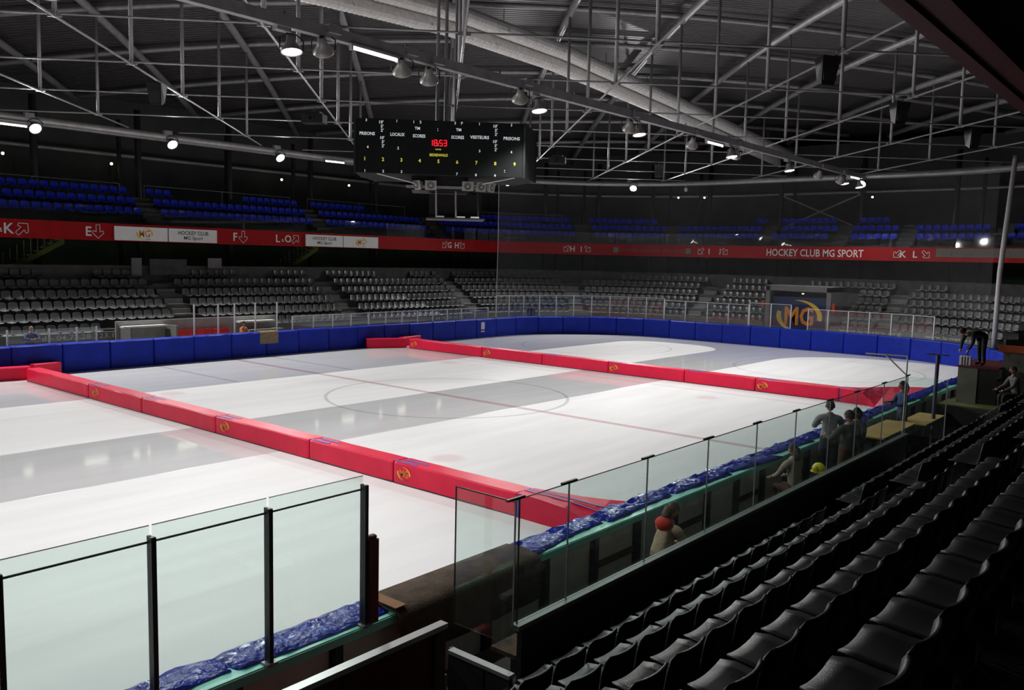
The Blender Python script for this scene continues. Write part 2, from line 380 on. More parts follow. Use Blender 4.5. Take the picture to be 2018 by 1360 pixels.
# walkway behind the boards, stand front parapet, stepped lower stand, concourse
g = MB(); ring(g, S0, S1, rect(.16, 2.0, 0.0, .25)); struct('floor_walkway', g, M_conc, 'grey walkway behind the far boards')
g = MB(); ring(g, S0, 99.05, rect(2.0, 2.12, 0, 1.42)); ring(g, 103.45, 112, rect(2.0, 2.12, 0, 1.42))
par = struct('wall_parapet', g, M_conl, 'pale concrete parapet wall in front of the lower seats')
ROWS = 6; RZ = .48; RD = .8; PORT = (99.0, 103.5)
g = MB()
for k in range(ROWS):
    z = .95+RZ*k; d0 = 2.2+RD*k
    if k < 5: ring(g, S0, PORT[0], rect(d0, d0+RD, 0, z)); ring(g, PORT[1], 112, rect(d0, d0+RD, 0, z))
    else: ring(g, S0, 112, rect(d0, d0+RD, 0, z))
tiers = struct('floor_lower_tiers', g, M_conc, 'stepped concrete tiers of the far lower stand')
AISLE = [49.4, 60.0, 70.4, 81.1, 87.1, 93.4, 106.4]
g = MB()
for a in AISLE[1:]:
    for k in range(ROWS):
        for h in range(2):
            d0 = 1.95+RD*k+h*.4; z = .71+RZ*k+h*.24
            p, n, t = path(a, d0+.2); g.box(p+Vector((0, 0, z/2+.02)), (1.0, .41, z+.04), (t, n, Vector((0, 0, 1))))
steps = struct('floor_aisle_steps', g, M_conl, 'pale concrete aisle steps between the far seat blocks')
g = MB(); ring(g, S0, S1, rect(7.0, 13.0, 0, 3.45)); struct('floor_concourse', g, M_conc, 'concourse slab behind the far lower seats')
g = MB(); ring(g, S0, S1, rect(7.12, 7.24, 3.4, 4.35)); struct('wall_concourse', g, M_conc, 'low wall behind the last row of grey seats')
g = MB(); ring(g, S0, S1, rect(12.9, 13.2, 0, 14.2)); struct('wall_back', g, M_wall, 'tall dark wall behind the upper stand')
g = MB(); ring(g, S0, S1, rect(12.6, 12.8, 3.4, 5.6)); struct('wall_green', g, M_green, 'dark green wall under the balcony')
# balcony
g = MB(); ring(g, S0, S1, rect(5.85, 12.9, 6.08, 6.3)); struct('floor_balcony', g, M_green, 'balcony slab over the lower seats')
g = MB(); ring(g, S0, S1, rect(5.72, 5.85, 5.60, 6.46)); fascia = struct('wall_fascia', g, M_fascia, 'long red balcony fascia with seat block letters and arrows')
g = MB()
for k in range(3): ring(g, S0, S1, rect(6.7+.8*k, 7.5+.8*k if k < 2 else 12.6, 6.2, 6.6+.57*k))
struct('floor_upper_tiers', g, M_concn, 'dark stepped tiers of the upper stand')
UA = [49.6, 60.0, 71.0, 81.0, 87.6, 91.3, 96.6, 102.0, 106.2, 109.4]
g = MB()
for a in UA[1:]:
    for k in range(3):
        for h in range(2):
            p, n, t = path(a, 6.5+.8*k+.4*h+.2); z = .35+.57*k+.285*h
            g.box(p+Vector((0, 0, 6.2+z/2)), (1.0, .41, z+.04), (t, n, Vector((0, 0, 1))))
struct('floor_upper_steps', g, M_conc, 'grey aisle steps between the blue seats')
# columns
cs = [49.6, 55.2, 60.64, 66.3, 72.3, 78.0, 83.4, 86.3, 88.3, 90.3, 92.4, 96.5, 102.4, 107.5, 112]
colr = thing('column_row', 'dark steel columns standing along the far upper stand', None); colr['kind'] = 'structure'
for i, s in enumerate(cs):
    p = path(s, 10)[0]; g = MB(); g.tube([p+Vector((0, 0, 3.45)), p+Vector((0, 0, 12.9))], .17, 12); obj('column', g, M_dsteel, colr, smooth=True)
    p = path(s+.55 if i % 2 else s-.5, 11.2)[0]; g = MB(); g.tube([p+Vector((0, 0, 3.45)), p+Vector((0, 0, 12.4))], .12, 10); obj('column', g, M_dsteel, colr, smooth=True)
g = MB(); ringtube(g, S0, S1, 12.2, 10.55, .11); obj('wall_pipe', g, M_steell, colr, smooth=True)
for a, b in ((96.5, 102.4), ):
    for (sa, za), (sb, zb) in ((((a, 10.3)), ((b, 7.8))), (((a, 7.8)), ((b, 10.3)))):
        g = MB(); g.tube([path(sa, 10)[0]+Vector((0, 0, za)), path(sb, 10)[0]+Vector((0, 0, zb))], .06, 6); obj('brace', g, M_steel, colr)
# eaves ring beams
roof_frame = thing('ceiling_frame', 'grey tubular steel roof frame of rafters, struts and tie rods', None); roof_frame['kind'] = 'structure'
for d, z, r, mt in ((4.2, 10.85, .16, M_steell), (5.3, 11.05, .12, M_steel), (6.6, 11.0, .10, M_steel), (8.2, 11.2, .12, M_dsteel)):
    g = MB(); ringtube(g, S0, S1, d, z, r, 10); obj('ring_beam', g, mt, roof_frame, smooth=True)
# roof deck
def zr(x, y): return 16.9-.0040*y*y-.0011*x*x
g = MB(); nx, ny = 40, 28; vs_ = [Vector((-48+100*i/nx, -33+66*j/ny, zr(-48+100*i/nx, -33+66*j/ny))) for j in range(ny+1) for i in range(nx+1)]
g.add(vs_, [(j*(nx+1)+i, j*(nx+1)+i+1, (j+1)*(nx+1)+i+1, (j+1)*(nx+1)+i) for j in range(ny) for i in range(nx)])
struct('ceiling', g, M_deck, 'dark profiled metal roof deck', smooth=True)
c45 = math.sqrt(.5)
def uv(u, v): return (u+v)*c45, (u-v)*c45
U0, DU, V0, DV = 2.2, 5.4, .17, 5.16
def inside(x, y, d):
    hx, hy, r = HX+d, HY+d, RC+d
    qx, qy = abs(x)-(hx-r), abs(y)-(hy-r)
    return math.hypot(max(qx, 0), max(qy, 0))+min(max(qx, qy), 0)-r < 0
ZL = 11.0
def runs(fn, a, b, d, n=160):
    seg = []; cur = []
    for i in range(n+1):
        t = a+(b-a)*i/n; x, y = fn(t)
        if inside(x, y, d) and x > -40: cur.append(t)
        elif cur: seg.append((cur[0], cur[-1])); cur = []
    if cur: seg.append((cur[0], cur[-1]))
    return seg
for j in range(-9, 10):
    v = V0+DV*j
    for a, b in runs(lambda t: uv(t, v), -60, 60, 12.5):
        g = MB(); n = max(2, int((b-a)/3)); P_ = []
        for i in range(n+1):
            x, y = uv(a+(b-a)*i/n, v); P_.append((x, y, zr(x, y)-.55))
        g.tube(P_, .17, 8); obj('rafter', g, M_steel, roof_frame, smooth=True)
    for a, b in runs(lambda t: uv(t, v), -60, 60, 4.2):
        g = MB(); x0, y0 = uv(a, v); x1, y1 = uv(b, v); g.tube([(x0, y0, ZL), (x1, y1, ZL)], .036, 6); obj('tie_rod', g, M_steel, roof_frame)
for i in range(-9, 10):
    u = U0+DU*i
    for a, b in runs(lambda t: uv(u, t), -60, 60, 12.5):
        g = MB(); n = max(2, int((b-a)/3)); P_ = []
        for k in range(n+1):
            x, y = uv(u, a+(b-a)*k/n); P_.append((x, y, zr(x, y)-.32))
        g.tube(P_, .13, 8); obj('purlin', g, M_steel, roof_frame, smooth=True)
    for a, b in runs(lambda t: uv(u, t), -60, 60, 4.2):
        g = MB(); x0, y0 = uv(u, a); x1, y1 = uv(u, b); g.tube([(x0, y0, ZL+.06), (x1, y1, ZL+.06)], .03, 6); obj('tie_rod', g, M_steel, roof_frame)
for i in range(-9, 10):
    for j in range(-9, 10):
        x, y = uv(U0+DU*i, V0+DV*j)
        if inside(x, y, 3.8) and x > -24 and not (x < -12 and y < -14):
            g = MB((x, y, ZL)); g.tube([(x, y, ZL-.03), (x, y, zr(x, y)-.5)], .065, 8)
            o = obj('strut', g, M_steel, roof_frame, (x, y, ZL), True)
            g = MB(); g.box((0, 0, .03), (.34, .07, .1), (Vector((c45, c45, 0)), Vector((c45, -c45, 0)), Vector((0, 0, 1)))); g.box((0, 0, .03), (.07, .34, .1), (Vector((c45, c45, 0)), Vector((c45, -c45, 0)), Vector((0, 0, 1))))
            obj('node_clevis', g, M_steell, o)

# near side: bench floor, stand tiers, walls
g = MB(); g.box((-5, -16.3, .2), (50, 1.6, .45)); struct('floor_bench', g, M_concn, 'dark bench floor behind the near boards')
g = MB()
for k in range(6):
    y1 = -17.3-.8*k; z = 1.03+.46*k
    g.box((0, y1-.4 if k < 5 else y1-3, z/2), (56, .8 if k < 5 else 6, z))
struct('floor_near_tiers', g, M_concn, 'dark stepped tiers of the near stand')
g = MB()
for a in (-10.2, .2, 10.6):
    for k in range(5):
        g.box((a, -17.9-.8*k, 1.03+.46*k+.11), (1.0, .4, .23))
struct('floor_near_steps', g, M_concn, 'dark aisle steps in the near stand')
g = MB(); g.box((0, -29, 5), (110, .3, 14)); struct('wall_near', g, M_wall, 'dark wall behind the near stand')
nb = thing('ceiling_balcony', 'near balcony overhead with a red edge', None, (0, -20.65, 6.48)); nb['kind'] = 'structure'
g = MB(nb.location); g.box((0, -20.70, 6.86), (80, .1, .76)); obj('red_edge', g, M_dred, nb)
g = MB(nb.location); g.box((0, -20.83, 6.55), (80, .16, .10)); obj('red_lip', g, M_dred, nb)
g = MB(nb.location); g.add([(-40, -20.91, 6.60), (40, -20.91, 6.60), (40, -21.55, 6.75), (-40, -21.55, 6.75), (-40, -20.91, 6.9), (40, -20.91, 6.9), (40, -21.55, 6.9), (-40, -21.55, 6.9)], [(0, 1, 2, 3), (4, 5, 6, 7), (0, 1, 5, 4), (2, 3, 7, 6), (0, 3, 7, 4), (1, 2, 6, 5)]); obj('soffit', g, M_underside, nb)
g = MB(nb.location); g.box((0, -25.2, 7.1), (80, 7.3, .2)); obj('slab', g, M_black, nb)
g = MB(); g.box((48.5, 0, 7), (.3, 70, 14)); struct('wall_end', g, M_wall, 'dark end wall')
g = MB(); g.box((-47, 0, 7), (.3, 70, 14)); struct('wall_start', g, M_wall, 'dark wall behind the camera')
Z = Vector((0, 0, 1))
# ------------------------------------------------------------------ red crash mats across the ice
def mat_block(x0, x1, y0, y1, label, name='crash_mat', h=.58, logo_y=None, straps=(), group=None):
    h = .50 if x0 < 0 else .53
    base = ((x0+x1)/2, (y0+y1)/2, 0)
    t = thing(name, label, 'crash mat', base, group)
    g = MB(base); e = .03
    sec = lambda y, q: [Vector((x0+q, y, .03)), Vector((x1-q, y, .03)), Vector((x1-q, y, h-.03)), Vector((x1-e-q, y, h)), Vector((x0+e+q, y, h)), Vector((x0+q, y, h-.03))]
    n = max(2, int(abs(y1-y0)/.5)); fr = [sec(y0, .012)]
    for i in range(n+1):
        y = y0+(y1-y0)*(.02+.96*i/n); fr.append([p+Vector((random.uniform(-.008, .008), 0, random.uniform(-.006, .006))) for p in sec(y, 0)])
    fr.append(sec(y1, .012)); g.sweep(fr); obj('cover', g, M_red, t)
    g = MB(base); g.box(((x0+x1)/2, (y0+y1)/2, .015), (abs(x1-x0)+.004, abs(y1-y0), .03)); obj('base_sheet', g, M_black, t)
    for ys in straps:
        g = MB(base)
        for q, dy in ((.10, -.05), (.30, -.2)): g.box((x0+q, ys-.1+dy, h+.004), (.085, .75, .01))
        obj('strap', g, M_strap, t)
    if logo_y is not None:
        logo(t, (x0-.002, logo_y, .27), (0, -1, 0), (0, 0, 1), .42, base, .006)
    return t
B1 = [(13.3, 7.95), (7.9, 4.13), (4.08, -.22), (-.27, -4.6), (-4.65, -7.75), (-7.8, -11.45)]
L_B1 = ['long red mat of the near barrier, running from the far boards', 'red mat of the near barrier with the farthest of its three logos', 'plain red mat of the near barrier, before its middle logo', 'red mat with the middle logo of the near barrier', 'plain red mat between the two nearer logos of the near barrier', 'red mat with the nearest logo, beside its flared end piece']
for i, (a, b) in enumerate(B1):
    mat_block(-9.75, -9.23, a, b, L_B1[i], logo_y={1: 7.35, 3: -.75, 5: -8.15}.get(i), straps={1: (7.8,), 2: (3.9,), 3: (-.4,), 4: (-4.8,), 5: (-7.95,)}.get(i, ()), group='mats of the near red barrier')
B2 = [(13.0, 7.5), (7.45, 3.5), (3.45, -.4), (-.45, -4.35), (-4.4, -7.6), (-7.65, -11.0)]
L_B2 = ['red mat of the far barrier with a logo, starting at the far boards', 'red mat of the far barrier with its second logo', 'plain red mat of the far barrier before the middle logo', 'red mat with the middle logo of the far barrier', 'plain red mat of the far barrier beyond the middle logo', 'red mat of the far barrier with its last logo']
for i, (a, b) in enumerate(B2):
    mat_block(10.15, 10.7, a, b, L_B2[i], logo_y={0: 12.6, 1: 7.1, 3: -.75, 5: -7.95}.get(i), straps={1: (7.3,), 2: (3.2,), 3: (-.6,), 4: (-4.6,), 5: (-7.9,)}.get(i, ()), group='mats of the far red barrier')
def side_mat(x0, x1, y0, y1, dy, h, label):
    base = ((x0+x1)/2, (y0+y1)/2, 0); t = thing('crash_mat', label, 'crash mat', base)
    d = Vector((x1-x0, y1-y0, 0)).normalized(); n = Vector((-d.y, d.x, 0))
    a, b = Vector((x0, y0, 0)), Vector((x1, y1, 0)); g = MB(base)
    g.sweep([[p, p+n*dy, p+n*dy+Z*(h-.03), p+n*(dy-.03)+Z*h, p+n*.03+Z*h, p+Z*(h-.03)] for p in (a, a.lerp(b, .3), a.lerp(b, .6), b)]); obj('cover', g, M_red, t)
    g = MB(base); g.box((a+b)/2+n*dy/2+Z*.004, ((b-a).length-.02, dy-.02, .008), (d, n, Z)); obj('base_sheet', g, M_black, t)
side_mat(-13.2, -9.45, 14.35, 13.7, .5, .50, 'red mat angled back to the far boards at the near barrier')
side_mat(-9.15, -8.0, 14.15, 14.45, .3, .52, 'short red mat leaning by the blue pads, beside the near barrier')
side_mat(8.2, 10.2, 14.35, 13.25, .45, .53, 'red mat slanting to the far boards at the far barrier')
side_mat(10.7, 12.4, 14.05, 14.4, .35, .50, 'short red mat behind the end of the far barrier')
def flare(secs, label):
    base = (secs[0][1], secs[0][0], 0); t = thing('flared_mat', label, 'crash mat', base); g = MB(base)
    fr = []
    for y, xf, zf, xb, zb in secs:
        fr.append([Vector((xf, y, .01)), Vector((xb, y, .01)), Vector((xb, y, zb)), Vector(((xf+xb)/2, y, (zf+zb)/2+.03)), Vector((xf, y, zf))])
    g.sweep(fr); obj('cover', g, M_red, t)
    g = MB(base)
    for q in (.4, .62):
        ps = [Vector((xf+(xb-xf)*q, y, zf+(zb-zf)*q+.028)) for y, xf, zf, xb, zb in secs]
        for a, b in zip(ps[:-1], ps[1:]): g.add([a-Vector((.03, 0, 0)), a+Vector((.03, 0, 0)), b+Vector((.03, 0, 0)), b-Vector((.03, 0, 0))], [(0, 1, 2, 3)])
    y, xf, zf, xb, zb = secs[0]; g.box((xf-.006, y-.03, zf/2), (.012, .04, zf))
    obj('strap', g, M_strap, t)
flare([(-11.5, -9.77, .50, -9.23, .50), (-12.1, -9.79, .49, -9.2, .52), (-12.7, -9.8, .45, -9.17, .55), (-13.3, -9.8, .32, -9.1, .59), (-13.9, -9.8, .2, -8.95, .63), (-14.7, -9.8, .1, -8.6, .70)], 'flared red end mat of the near barrier at the bench boards')
flare([(-11.05, 10.13, .53, 10.7, .53), (-11.5, 10.1, .52, 10.9, .54), (-11.9, 10.06, .46, 11.2, .56), (-12.2, 10.0, .26, 11.45, .58), (-12.5, 9.7, .08, 11.7, .60), (-13.0, 9.2, .06, 12.0, .62), (-14.7, 8.2, .06, 12.9, .66)], 'flared red end mat of the far barrier at the bench boards')

# ------------------------------------------------------------------ blue pads on the far boards and the end
def pad(s0, s1, k):
    p0 = path((s0+s1)/2)[0]
    lean = random.uniform(-.012, .012); hh = 1.21+random.uniform(-.015, .02)
    ss = [s0+.012, s0+.05]+[s0+(s1-s0)*i/6 for i in range(1, 6)]+[s1-.05, s1-.012]
    fr = []
    for i, s in enumerate(ss):
        th = .26 if 0 < i < len(ss)-1 else .22
        w_ = random.uniform(-.012, .012)
        fr.append([path(s, dd)[0]+Z*zz for dd, zz in ((.0, .01), (-th+w_, .01), (-th+w_*.5-lean, hh*.5), (-th+w_, hh-.04), (-th+.05, hh), (.12, hh+.015), (.12, hh-.02), (0, hh-.05))])
    g = MB(p0); g.sweep(fr)
    o = obj('crash_pad', g, M_blue, None, p0)
    tag(o, f'blue crash pad on the far and end boards, {ordw(k)} from the left frame edge', 'crash pad', 'blue pads on the far and end boards')
s = 46.3-2*1.97; k = 1
for i in range(60):
    a = 48.28+1.96*i
    if a > 119: break
    pad(a, a+1.96, i+1)
# dark gap pad beside the far barrier
sg = thing('notice_sheet', 'white sheet with print taped to a blue end pad', 'sign', path(78.26, -.27)[0]+Z*.3)
p, n, t_ = path(78.26, -.285); g = MB(sg.location); g.box(p+Z*.78, (.34, .008, .46), (t_, n, Z)); obj('sheet', g, mat('paper', (.6, .6, .62), .6, vary=.03), sg)
g = MB(sg.location); g.box(p+Z*.42, (.34, .008, .08), (t_, n, Z)); obj('print_strip', g, M_letgr, sg)
# tan carpet hung over the pads
p, n, t_ = path(62.15, 0); cb = thing('carpet_piece', 'tan carpet piece hung over the far blue pads', 'carpet', p+Z*.6)
g = MB(cb.location); g.sweep([[path(s, d)[0]+Z*z for d, z in ((-.285, .62), (-.29, 1.2), (-.2, 1.25), (.16, 1.25), (.17, .9), (.155, .9), (.145, 1.235), (-.19, 1.235), (-.275, 1.18), (-.27, .62))] for s in (61.6, 61.9, 62.3, 62.68)]); obj('pile', g, M_cloth, cb)

# ------------------------------------------------------------------ glass and posts along the far side and end
def glassrun(name, label, S, z1, rail=True, glass=True, r=.03, zb=1.2, d=.3, mt=None):
    t = thing(name, label, 'glass screen' if glass else 'posts', path(S[0], d)[0]+Z*zb)
    L = t.location
    for s in S:
        p, n, tt = path(s, d); g = MB(L); g.box(p+Z*((zb-.95+z1)/2), (.06, .05, z1-zb+.95), (tt, n, Z)); obj('post', g, mt or M_post, t)
    if glass:
        for a, b in zip(S[:-1], S[1:]):
            p, n, tt = path(a, d); q = path(b, d)[0]; dd = (q-p); ln = dd.length; dd.normalize(); nn = Vector((-dd.y, dd.x, 0))
            g = MB(L); g.box((p+q)/2+Z*((zb+z1)/2), (ln-.05, .012, z1-zb-.03), (dd, nn, Z)); obj('pane', g, M_glassf, t)
            if rail:
                g = MB(L); g.box((p+q)/2+Z*z1, (ln, .045, .03), (dd, nn, Z)); obj('top_rail', g, mt or M_post, t)
    return t
glassrun('bench_posts', 'five tall white posts standing over the penalty bench boards', [58.4, 59.66, 60.55, 61.72, 63.0], 2.66, False, False)
glassrun('low_glass', 'low glass screen on the far boards by the printed phone number', [50.3, 51.9, 53.0, 53.84], 1.84, False)
glassrun('low_glass', 'low glass screen on the far boards between penalty bench and end', [63.95]+[65.3+1.28*i for i in range(12)], 1.9)
glassrun('tall_glass', 'tall glass screen with white posts around the far corner', [80.18+1.2475*i for i in range(11)], 2.67)
glassrun('tall_glass', 'tall glass screen with white posts behind the end boards, left of the gate', [92.7, 94.24, 95.88, 97.4, 98.8], 2.55)
glassrun('rink_gate', 'glazed rink gate in front of the navy logo banner', [98.86, 100.3, 101.6], 2.7)
glassrun('tall_glass', 'tall glass screen with white posts right of the logo banner gate', [102.7+1.22*i for i in range(7)], 2.5)

# ------------------------------------------------------------------ portal with logo banner
p, n, t_ = path(101.25, 2.1); pb = thing('tunnel_portal', 'pale tunnel portal framing a navy banner behind the end boards', 'portal', p)
L = pb.location; A3 = (t_, n, Z)
for q in (-2.0, 2.0):
    g = MB(L); g.box(p+t_*q+n*1.2+Z*1.9, (.28, 2.4, 3.8), A3); obj('jamb', g, M_conl, pb)
g = MB(L); g.box(p+n*1.2+Z*3.68, (4.28, 2.4, .34), A3); obj('lintel', g, M_conl, pb)
g = MB(L); g.box(p+n*2.0+Z*1.7, (3.7, .05, 3.4), A3); obj('back_wall', g, M_gpanel, pb)
g = MB(L); g.lathe([(0, .06), (.07, .03), (.075, 0), (0, 0)], p+n*.9+Z*3.36, Vector((0, 0, -1)), 12); obj('bulkhead_lamp', g, M_bulb, pb)
bn = thing('logo_banner', 'navy banner with a large orange and yellow MG logo', 'banner', p+n*.3)
g = MB(bn.location); g.box(p+n*.3+Z*1.62, (3.5, .03, 3.0), A3); obj('cloth', g, M_nav, bn)
logo(bn, p+n*.28+Z*1.9-t_*(-.05), t_, Z, 2.9, bn.location, .01, False)
g = MB(bn.location); g.lathe([(0, 0), (.09, 0), (.09, .02), (0, .02)], p+n*.28+Z*.95-t_*.45, -n, 12); obj('dot', g, mat('logo_pink', (.6, .2, .2), .6), bn)
for q, lab in ((-2.35, 'red hose reel cabinet left of the tunnel portal'), (2.3, 'red hose reel cabinet right of the tunnel portal')):
    o = thing('hose_cabinet', lab, 'cabinet', p+t_*q+n*.2+Z*2.3); g = MB(o.location); g.box(p+t_*q+n*.2+Z*2.55, (.22, .2, .55), A3); obj('box', g, M_seatr, o); g = MB(o.location); g.box(p+t_*q+n*.08+Z*2.55, (.16, .03, .48), A3); obj('door', g, M_orange, o)

# ------------------------------------------------------------------ lettering on the balcony fascia
FD = 5.70; FZ = 6.03
def fl(s, dz=0): p, n, t = path(s, FD); return p+Z*(FZ+dz), t
def ftext(txt, s, h=None, wd=None, mt=M_letw, dz=0, bold=.02, name='lettering'):
    key = (txt, bold)
    if key not in _tc: _tc[key] = text_data(txt, bold)
    v, f = _tc[key]; x0, x1 = min(q[0] for q in v), max(q[0] for q in v); y0, y1 = min(q[1] for q in v), max(q[1] for q in v)
    sy = h/(y1-y0) if h else wd/(x1-x0); sx = wd/(x1-x0) if wd else sy
    g = MB(); out = []
    for q in v:
        X = (q[0]-(x0+x1)/2)*sx; Y = (q[1]-(y0+y1)/2)*sy
        arc = (L1 < s < L1+LA) or (L1+LA+L2 < s)
        sc_ = RC/(RC+FD) if arc else 1.0
        out.append(path(s+X*sc_, FD-.006)[0]+Z*(FZ+dz+Y))
    g.add(out, f); return obj(name, g, mt, fascia)
def farrow(s, ang, size=.42):
    g = MB(); c, t = fl(s); arrow(g, c, t, Z, size, ang, .032, .01); obj('arrow', g, M_letw, fascia)
ftext('a', 52.05, h=.2, dz=-.08, bold=.01); ftext('K', 52.42, h=.48); farrow(52.98, -PI/4, .68)
ftext('E', 55.97, h=.46); farrow(56.42, PI, .66)
ftext('F', 64.0, h=.45); farrow(64.5, PI, .66)
ftext('L', 66.8, h=.44); ftext('a', 67.13, h=.16, dz=-.1, bold=.01); ftext('O', 67.5, h=.44); farrow(68.02, -PI/4, .60)
for s, a, b, q in ((81.05, 'G', 'H', .62), (87.25, 'H', 'I', .62), (93.6, 'I', 'J', .85), (106.75, 'K', 'L', .8)):
    farrow(s-.78*q, PI*.75, .56); ftext(a, s-.32*q, h=.42); ftext(b, s+.34*q, h=.42); farrow(s+.82*q, -PI*.75, .56)
ftext("CONSEIL GENERAL DE L'ISERE", 90.7, wd=5.0, h=.26, mt=M_letg, bold=.01)
ftext('HOCKEY CLUB MG SPORT', 100.75, wd=6.6, h=.50, bold=.012)
ftext('RHÔNE-ALPES', 109.55, wd=5.2, h=.34, mt=mat('dull_red_lettering', (.20, .02, .02), .6, vary=0), bold=.02, dz=.08)
for s in (89.05, 92.35):
    g = MB(); c, t = fl(s); n_ = t.cross(Z); g.poly([c-t*.2-Z*.2+n_*.01, c+t*.2-Z*.2+n_*.01, c+t*.2+Z*.2+n_*.01, c-t*.2+Z*.2+n_*.01], n_, .008); obj('emblem', g, M_emb, fascia)
g = MB(); fr = [[path(s, FD-.004)[0]+Z*z for z in (5.88, 6.4)] for s in (107.75, 108.3, 109, 109.7, 110.4, 111.1)]; g.sweep(fr, closed=False); obj('faded_panel', g, mat('faded_panel', (.10, .095, .07), .6), fascia)
# sponsor panels hung on the fascia
def sponsor(s0, s1, kind, lab):
    p, n, t = path((s0+s1)/2, FD-.05); o = thing('sponsor_sign', lab, 'sign', p+Z*5.64); L = o.location
    g = MB(L); g.box(p+Z*5.99, (s1-s0-.03, .05, .70), (t, n, Z)); obj('panel', g, M_signw, o)
    if kind == 'logo': logo(o, p-n*.026+t*(.15 if s0 < 60 else 0)+Z*6.0, t, Z, .85, L, .006)
    else:
        g = MB(L); text(g, 'HOCKEY CLUB', p-n*.026+Z*6.13, t, Z, h=.21, wd=1.75, bold=.02, lift=.006); obj('lettering', g, M_letd, o)
        g = MB(L); text(g, 'MG Sport', p-n*.026+Z*5.84, t, Z, h=.24, wd=1.1, bold=.015, lift=.006); obj('lettering', g, M_letd, o)
sponsor(57.18, 60.0, 'logo', 'white sign with MG logo on the red fascia, beside the letter E')
sponsor(60.03, 62.84, 'text', 'white HOCKEY CLUB sign on the red fascia, beside the letter F')
sponsor(68.7, 71.55, 'text', 'white HOCKEY CLUB sign on the red fascia, beside the letter O')
sponsor(71.58, 74.44, 'logo', 'white sign with MG logo next to the plain red fascia')
# lettering on the parapet
def ptext(txt, s, wd, h, z, d=1.99):
    key = (txt, .01)
    if key not in _tc: _tc[key] = text_data(txt, .01)
    v, f = _tc[key]; x0, x1 = min(q[0] for q in v), max(q[0] for q in v); y0, y1 = min(q[1] for q in v), max(q[1] for q in v)
    arc = (L1 < s < L1+LA) or (L1+LA+L2 < s); k_ = RC/(RC+d) if arc else 1
    g = MB(); g.add([path(s+(q[0]-(x0+x1)/2)*wd/(x1-x0)*k_, d)[0]+Z*(z+(q[1]-(y0+y1)/2)*h/(y1-y0)) for q in v], f); obj('lettering', g, M_letgr, par)
ptext('d - 04.73.28 223.13 ..', 54.1, 3.7, .22, 1.25); ptext('www.la-metro.org', 105.8, 3.5, .26, 1.2); ptext('www.la-metro.org', 110.0, 3.3, .26, 1.2)
ptext('04 76 39 00 00', 77.5, 2.6, .2, 1.2)

# ------------------------------------------------------------------ seats
def seat_mesh(name, fine=True, hw0=.225):
    if fine: prof = [(.46, .405, .17), (.445, .435, .20), (.36, .440, hw0), (.22, .425, hw0), (.10, .425, hw0), (.045, .46, hw0), (.02, .55, hw0), (.005, .66, hw0), (-.015, .76, .21), (-.04, .80, .18), (-.065, .795, .165)]
    else: prof = [(.44, .40, .17), (.42, .44, .20), (.10, .43, hw0), (.04, .46, hw0), (.01, .66, hw0), (-.02, .75, .19), (-.04, .80, .12)]
    nx = 6 if fine else 2; vs_ = []; nb_ = 5 if fine else 3
    for i, (y, z, hw) in enumerate(prof):
        for k in range(nx+1):
            q = -1+2*k/nx; dip = .03*q*q if fine else .045*q*q
            vs_.append(Vector((q*hw, y, z+dip*.8)) if i < nb_ else Vector((q*hw, y+dip, z)))
    nr = len(prof); fs = [(i*(nx+1)+k, i*(nx+1)+k+1, (i+1)*(nx+1)+k+1, (i+1)*(nx+1)+k) for i in range(nr-1) for k in range(nx)]
    me = bpy.data.meshes.new(name); me.from_pydata([tuple(v) for v in vs_], [], fs); me.update()
    if fine:
        bm = bmesh.new(); bm.from_mesh(me); bmesh.ops.recalc_face_normals(bm, faces=bm.faces)
        bmesh.ops.solidify(bm, geom=bm.faces[:], thickness=.018); bm.to_mesh(me); bm.free()
    me.shade_smooth()
    return me
ME_near = seat_mesh('seat_shell'); ME_near.materials.append(M_seat)
ME_far = seat_mesh('seat_shell', False, .205); ME_far.materials.append(M_seatf)
ME_blue = seat_mesh('seat_shell', False, .205); ME_blue.materials.append(M_seatb)
g = MB(); g.box((0, .12, .3), (.05, .3, .24)); g.box((0, .03, .12), (.3, .05, .2)); g.box((0, .05, .03), (.34, .12, .06)); ME_br = g.mesh('bracket'); ME_br.materials.append(M_black)
g = MB(); g.box((.22, -.02, .012), (.14, .12, .024)); ME_pl = g.mesh('number_plate'); ME_pl.materials.append(mat('floor_plate', (.05, .05, .05), .5))
AN = ['nearest', 'second nearest', 'third nearest']
nseat = 0
for b, (xa, xb) in enumerate(((-20.6, -10.8), (-9.6, -.4), (.8, 10.0))):
    for k in range(5):
        n = int((xb-xa)/.487)
        for i in range(n):
            x = xb-.25-.487*i
            if x < -22.3+(21.2+(-18-.8*k))*.0: continue
            o = bpy.data.objects.new('stadium_seat', ME_near); COL.objects.link(o); o.location = (x, -18.0-.8*k, 1.03+.46*k)
            tag(o, f'black plastic seat, {ordw(k+1)} near row, {ordw(i+1)} from the {AN[b]} aisle', 'seat', f'black seats of the near stand, row {ordw(k+1)}')
            c = bpy.data.objects.new('bracket', ME_br); COL.objects.link(c); c.parent = o
            c = bpy.data.objects.new('floor_plate', ME_pl); COL.objects.link(c); c.parent = o
            nseat += 1
def joined(name, me_src, places, mt, label, cat):
    V = [v.co.copy() for v in me_src.vertices]; F = [tuple(p.vertices) for p in me_src.polygons]; vs_ = []; fs = []
    for loc, rz in places:
        b = len(vs_); ca, sa = math.cos(rz), math.sin(rz)
        vs_ += [(loc[0]+v.x*ca-v.y*sa, loc[1]+v.x*sa+v.y*ca, loc[2]+v.z) for v in V]; fs += [tuple(b+i for i in f) for f in F]
    me = bpy.data.meshes.new(name); me.from_pydata(vs_, [], fs); me.update(); o = link(name, me, mt); tag(o, label, cat, None, 'stuff'); return o
